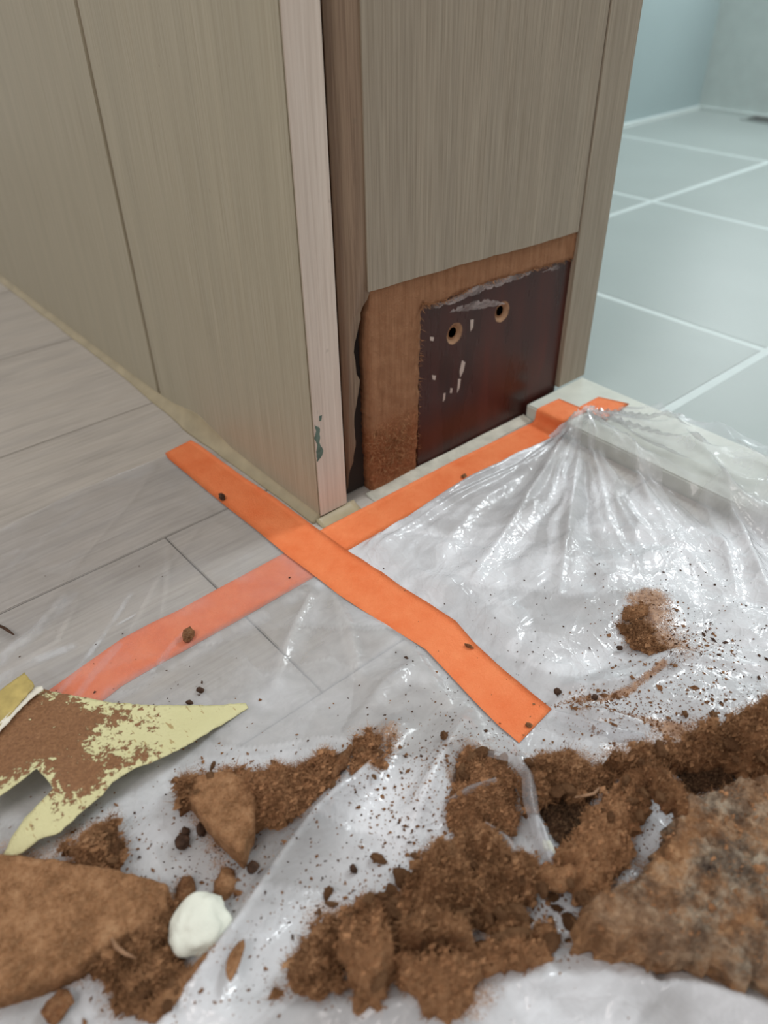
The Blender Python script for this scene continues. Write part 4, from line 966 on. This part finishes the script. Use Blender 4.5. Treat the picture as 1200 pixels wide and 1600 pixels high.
reg2 = [(900, 1050, 120, 60, 3), (1100, 960, 60, 60, 4), (1060, 1010, 50, 30, 3), (600, 1250, 90, 90, 4), (330, 1340, 90, 60, 3), (800, 900, 140, 120, 2), (250, 1080, 60, 30, 1), (700, 1140, 80, 60, 2), (1130, 1080, 60, 50, 4), (450, 1400, 100, 80, 3), (150, 1000, 120, 60, .6)]
scatter('dark_specks', 'tiny dark specks scattered over the plastic film', 'specks', 1100, 'darkbit', reg2, .0012, 2)

# small torn crumbs lying among the big piles: one mesh each, all told apart only by place
def crumb_mesh(seed):
    bm = bmesh.new(); bmesh.ops.create_icosphere(bm, subdivisions=3, radius=1)
    co = np.array([v_.co for v_ in bm.verts]); nn = fbm(co[:, 0]*1.3+seed, co[:, 1]*1.3, co[:, 2]*1.3, o=4, s=seed, g=.7)
    for v_, k in zip(bm.verts, 1+.75*nn):
        q = v_.co*k; v_.co = Vector((q.x*U, q.y*.7*U, max(q.z, -.6)*.55*U))
    me = bpy.data.meshes.new('fibreboard_crumb'); bm.to_mesh(me); bm.free()
    me.materials.append(M[('fib', 'fib_dark')[seed % 2]]); return me
CM = [crumb_mesh(200+i) for i in range(8)]
rc = np.random.default_rng(5)
def crumbs(n_, regs, lo, hi, label, group):
    for k in range(n_):
        cx_, cy_, sx_, sy_ = regs[k % len(regs)]
        px, py = cx_+np.clip(rc.normal(), -1.8, 1.8)*sx_, cy_+np.clip(rc.normal(), -1.8, 1.8)*sy_
        g_ = G(px, py, .01); z = float(filmz(np.array([g_[0]]), np.array([g_[1]]))[0])
        for c in CH:
            if inpoly(np.array([g_[0]]), np.array([g_[1]]), [p[:2] for p in gl(c[2], c[3])])[0]: z = max(z, c[3]+c[4]*.85)
        sz = rc.uniform(lo, hi)
        o = bpy.data.objects.new('fibreboard_crumb', CM[rc.integers(0, 8)]); COL.objects.link(o)
        g_ = G(px, py, z)
        o.location = Vector((g_[0], g_[1], z+sz*.25))*U; o.scale = (sz, sz*rc.uniform(.6, 1.1), sz*rc.uniform(.6, 1.2)); o.rotation_euler = (rc.uniform(-.4, .4), rc.uniform(-.4, .4), rc.uniform(0, 6.3))
        tag(o, label, 'crumb', group)
crumbs(70, [(560, 1450, 60, 40), (700, 1350, 60, 30), (680, 1480, 60, 30), (790, 1440, 40, 40), (760, 1230, 35, 40)], .005, .014, 'small torn brown fibreboard crumb in the centre pile', 'crumbs of the centre pile')
crumbs(60, [(900, 1240, 50, 35), (1040, 1185, 60, 25), (1130, 1160, 50, 25), (880, 1400, 40, 40), (1000, 1240, 30, 30)], .005, .014, 'small torn brown fibreboard crumb in the right-side pile', 'crumbs of the right pile')
crumbs(36, [(430, 1240, 50, 25), (300, 1225, 20, 15), (575, 1180, 18, 25), (150, 1330, 25, 15), (215, 1510, 40, 35)], .004, .010, 'small torn brown fibreboard crumb in the two left piles', 'crumbs of the left piles')

# loops of film standing up through the debris
def film_fold(pts, wd, hz_):
    P = densify([np.array(p) for p in pts], .006, 0, closed=False); V = []; F = []; k = 7
    for i, p in enumerate(P):
        t = P[min(i+1, len(P)-1)]-P[max(i-1, 0)]; t = t/np.linalg.norm(t); a = np.cross(t, (0, 0, 1)); a /= np.linalg.norm(a)
        w_ = wd*(.55+.45*math.sin(math.pi*(i+.5)/len(P)))*(1+.25*float(fbm(i*.21, wd*90, o=2)))
        for j in range(k):
            u = j/(k-1)*2-1; V.append(p+a*w_*u+np.array([0, 0, w_*1.3*(1-abs(u)**1.5)-w_*.8]))
    for i in range(len(P)-1):
        for j in range(k-1): F.append([i*k+j, i*k+j+1, (i+1)*k+j+1, (i+1)*k+j])
    n_ = len(V)
    o = mesh('film_fold', V, F, M['film'], film, True, {'haze': np.full(n_, hz_), 'dust': np.full(n_, .05)})
film_fold(gl([(752, 1174, .02), (775, 1176, .045), (808, 1182, .06), (826, 1210, .066), (830, 1250, .066), (842, 1300, .062), (864, 1352, .05)]), .0085, .22)
film_fold(gl([(700, 1250, .035), (735, 1230, .05), (775, 1216, .05)]), .006, .2)
film_fold(gl([(758, 1286, .03), (790, 1310, .05), (812, 1345, .05), (826, 1375, .04)]), .010, .3)
film_fold(gl([(866, 1112, .02), (915, 1126, .03), (965, 1142, .028), (1015, 1152, .018)]), .012, .22)
